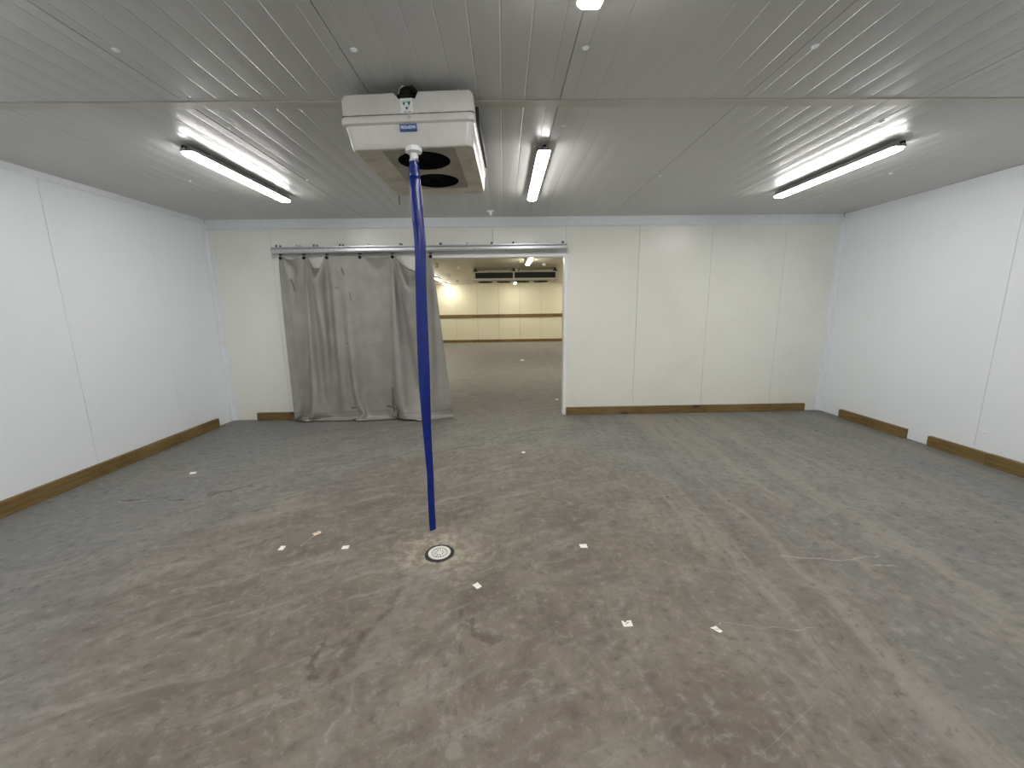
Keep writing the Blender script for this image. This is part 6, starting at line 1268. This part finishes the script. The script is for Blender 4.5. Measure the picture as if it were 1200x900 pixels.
# ---------------------------------------------------------------- long cooler in the room beyond
FY0, FY1 = 11.7, 12.5
FZ0, FZ1 = 2.325, 2.600
fx0, fx1 = -0.88, 1.56
M_fshell = simple('cream_white_cooler_shell', (0.62, 0.60, 0.52), 0.4)
fc = thing('long_cooler', 'long low cream ceiling cooler with dark opening, seen through the doorway', 'cooler', ((fx0 + fx1) / 2, (FY0 + FY1) / 2, H2))
for a, b in ((fx0, fx0 + 0.085), (fx1 - 0.085, fx1)):
    bm = bmesh.new(); box(bm, (a, FY0, FZ0 + 0.02), (b, FY1, FZ1 - 0.02), 0.012, 2); link('end_cap', bm, M_fshell, fc)
bm = bmesh.new()
loft(bm, [[(x, FY0 - 0.02, FZ0 + 0.07), (x, FY0 - 0.015, FZ0 + 0.02), (x, FY0 + 0.06, FZ0), (x, FY1 - 0.06, FZ0), (x, FY1 + 0.015, FZ0 + 0.02), (x, FY1 + 0.02, FZ0 + 0.07)] for x in (fx0 + 0.02, fx1 - 0.02)])
link('drip_tray', bm, M_fshell, fc)
bm = bmesh.new(); box(bm, (fx0 + 0.085, FY0 + 0.05, FZ0 + 0.07), (fx1 - 0.085, FY1 - 0.05, FZ1 - 0.045)); link('coil', bm, M_coil, fc)
bm = bmesh.new(); box(bm, (fx0 + 0.085, FY0 - 0.005, FZ1 - 0.045), (fx1 - 0.085, FY1 + 0.005, FZ1 - 0.015), 0.003, 1); link('top_rail', bm, M_fshell, fc)
bm = bmesh.new(); box(bm, (0.265, FY0 - 0.008, FZ0 + 0.07), (0.315, FY0 + 0.04, FZ1 - 0.045), 0.003, 1); link('divider', bm, M_fshell, fc)
for xx in (fx0 + 0.10, 0.29, fx1 - 0.10):
    bm = bmesh.new(); box(bm, (xx - 0.06, FY0 + 0.0, FZ1 - 0.03), (xx + 0.06, FY1, FZ1 + 0.012), 0.004, 1)
    box(bm, (xx - 0.02, FY0 + 0.03, FZ1), (xx + 0.02, FY0 + 0.06, H2)); link('hanger', bm, M_black, fc)
for k in range(4):
    xx = fx0 + 0.35 + k * 0.54
    bm = bmesh.new(); cyl(bm, (xx, (FY0 + FY1) / 2, FZ0 - 0.022), (xx, (FY0 + FY1) / 2, FZ0 + 0.01), 0.20, 0.23, n=32); link('fan_ring', bm, M_black, fc, True)
bm = bmesh.new(); tube(bm, [(0.43, 11.69, 2.57), (0.43, 11.69, 2.61), (0.45, 11.72, 2.645), (0.46, 12.6, 2.645)], 0.022, 10); link('inlet_pipe', bm, M_clip, fc, True)

FF = [((-1.664, 10.48), 'dark bracket on the ceiling beyond, next to the curtain edge'),
      ((-1.16, 10.75), 'pale bracket on the ceiling beyond, between curtain edge and long cooler'),
      ((-1.761, 13.42), 'white bracket on the ceiling beyond, left of the long cooler'),
      ((-1.822, 16.38), 'farthest bracket on the ceiling beyond, nearest the cream wall'),
      ((1.04, 10.6), 'round white fitting on the ceiling beyond, above the right end of the long cooler')]
for i, ((x_, y_), label) in enumerate(FF):
    bm = bmesh.new()
    if i == 4:
        cyl(bm, (x_, y_, H2), (x_, y_, H2 - 0.05), 0.05, 0.04, n=20)
    else:
        box(bm, (x_ - 0.05, y_ - 0.05, H2 - 0.015), (x_ + 0.05, y_ + 0.05, H2), 0.003, 1)
        cyl(bm, (x_, y_, H2 - 0.015), (x_, y_, H2 - 0.07), 0.015, n=12)
        box(bm, (x_ - 0.04, y_ - 0.02, H2 - 0.085), (x_ + 0.04, y_ + 0.02, H2 - 0.065), 0.003, 1)
    o = tag(link('ceiling_fitting', bm, M_house if i == 0 else M_cap), label, 'ceiling fitting', 'fittings on the ceiling beyond the doorway')
    rebase(o)
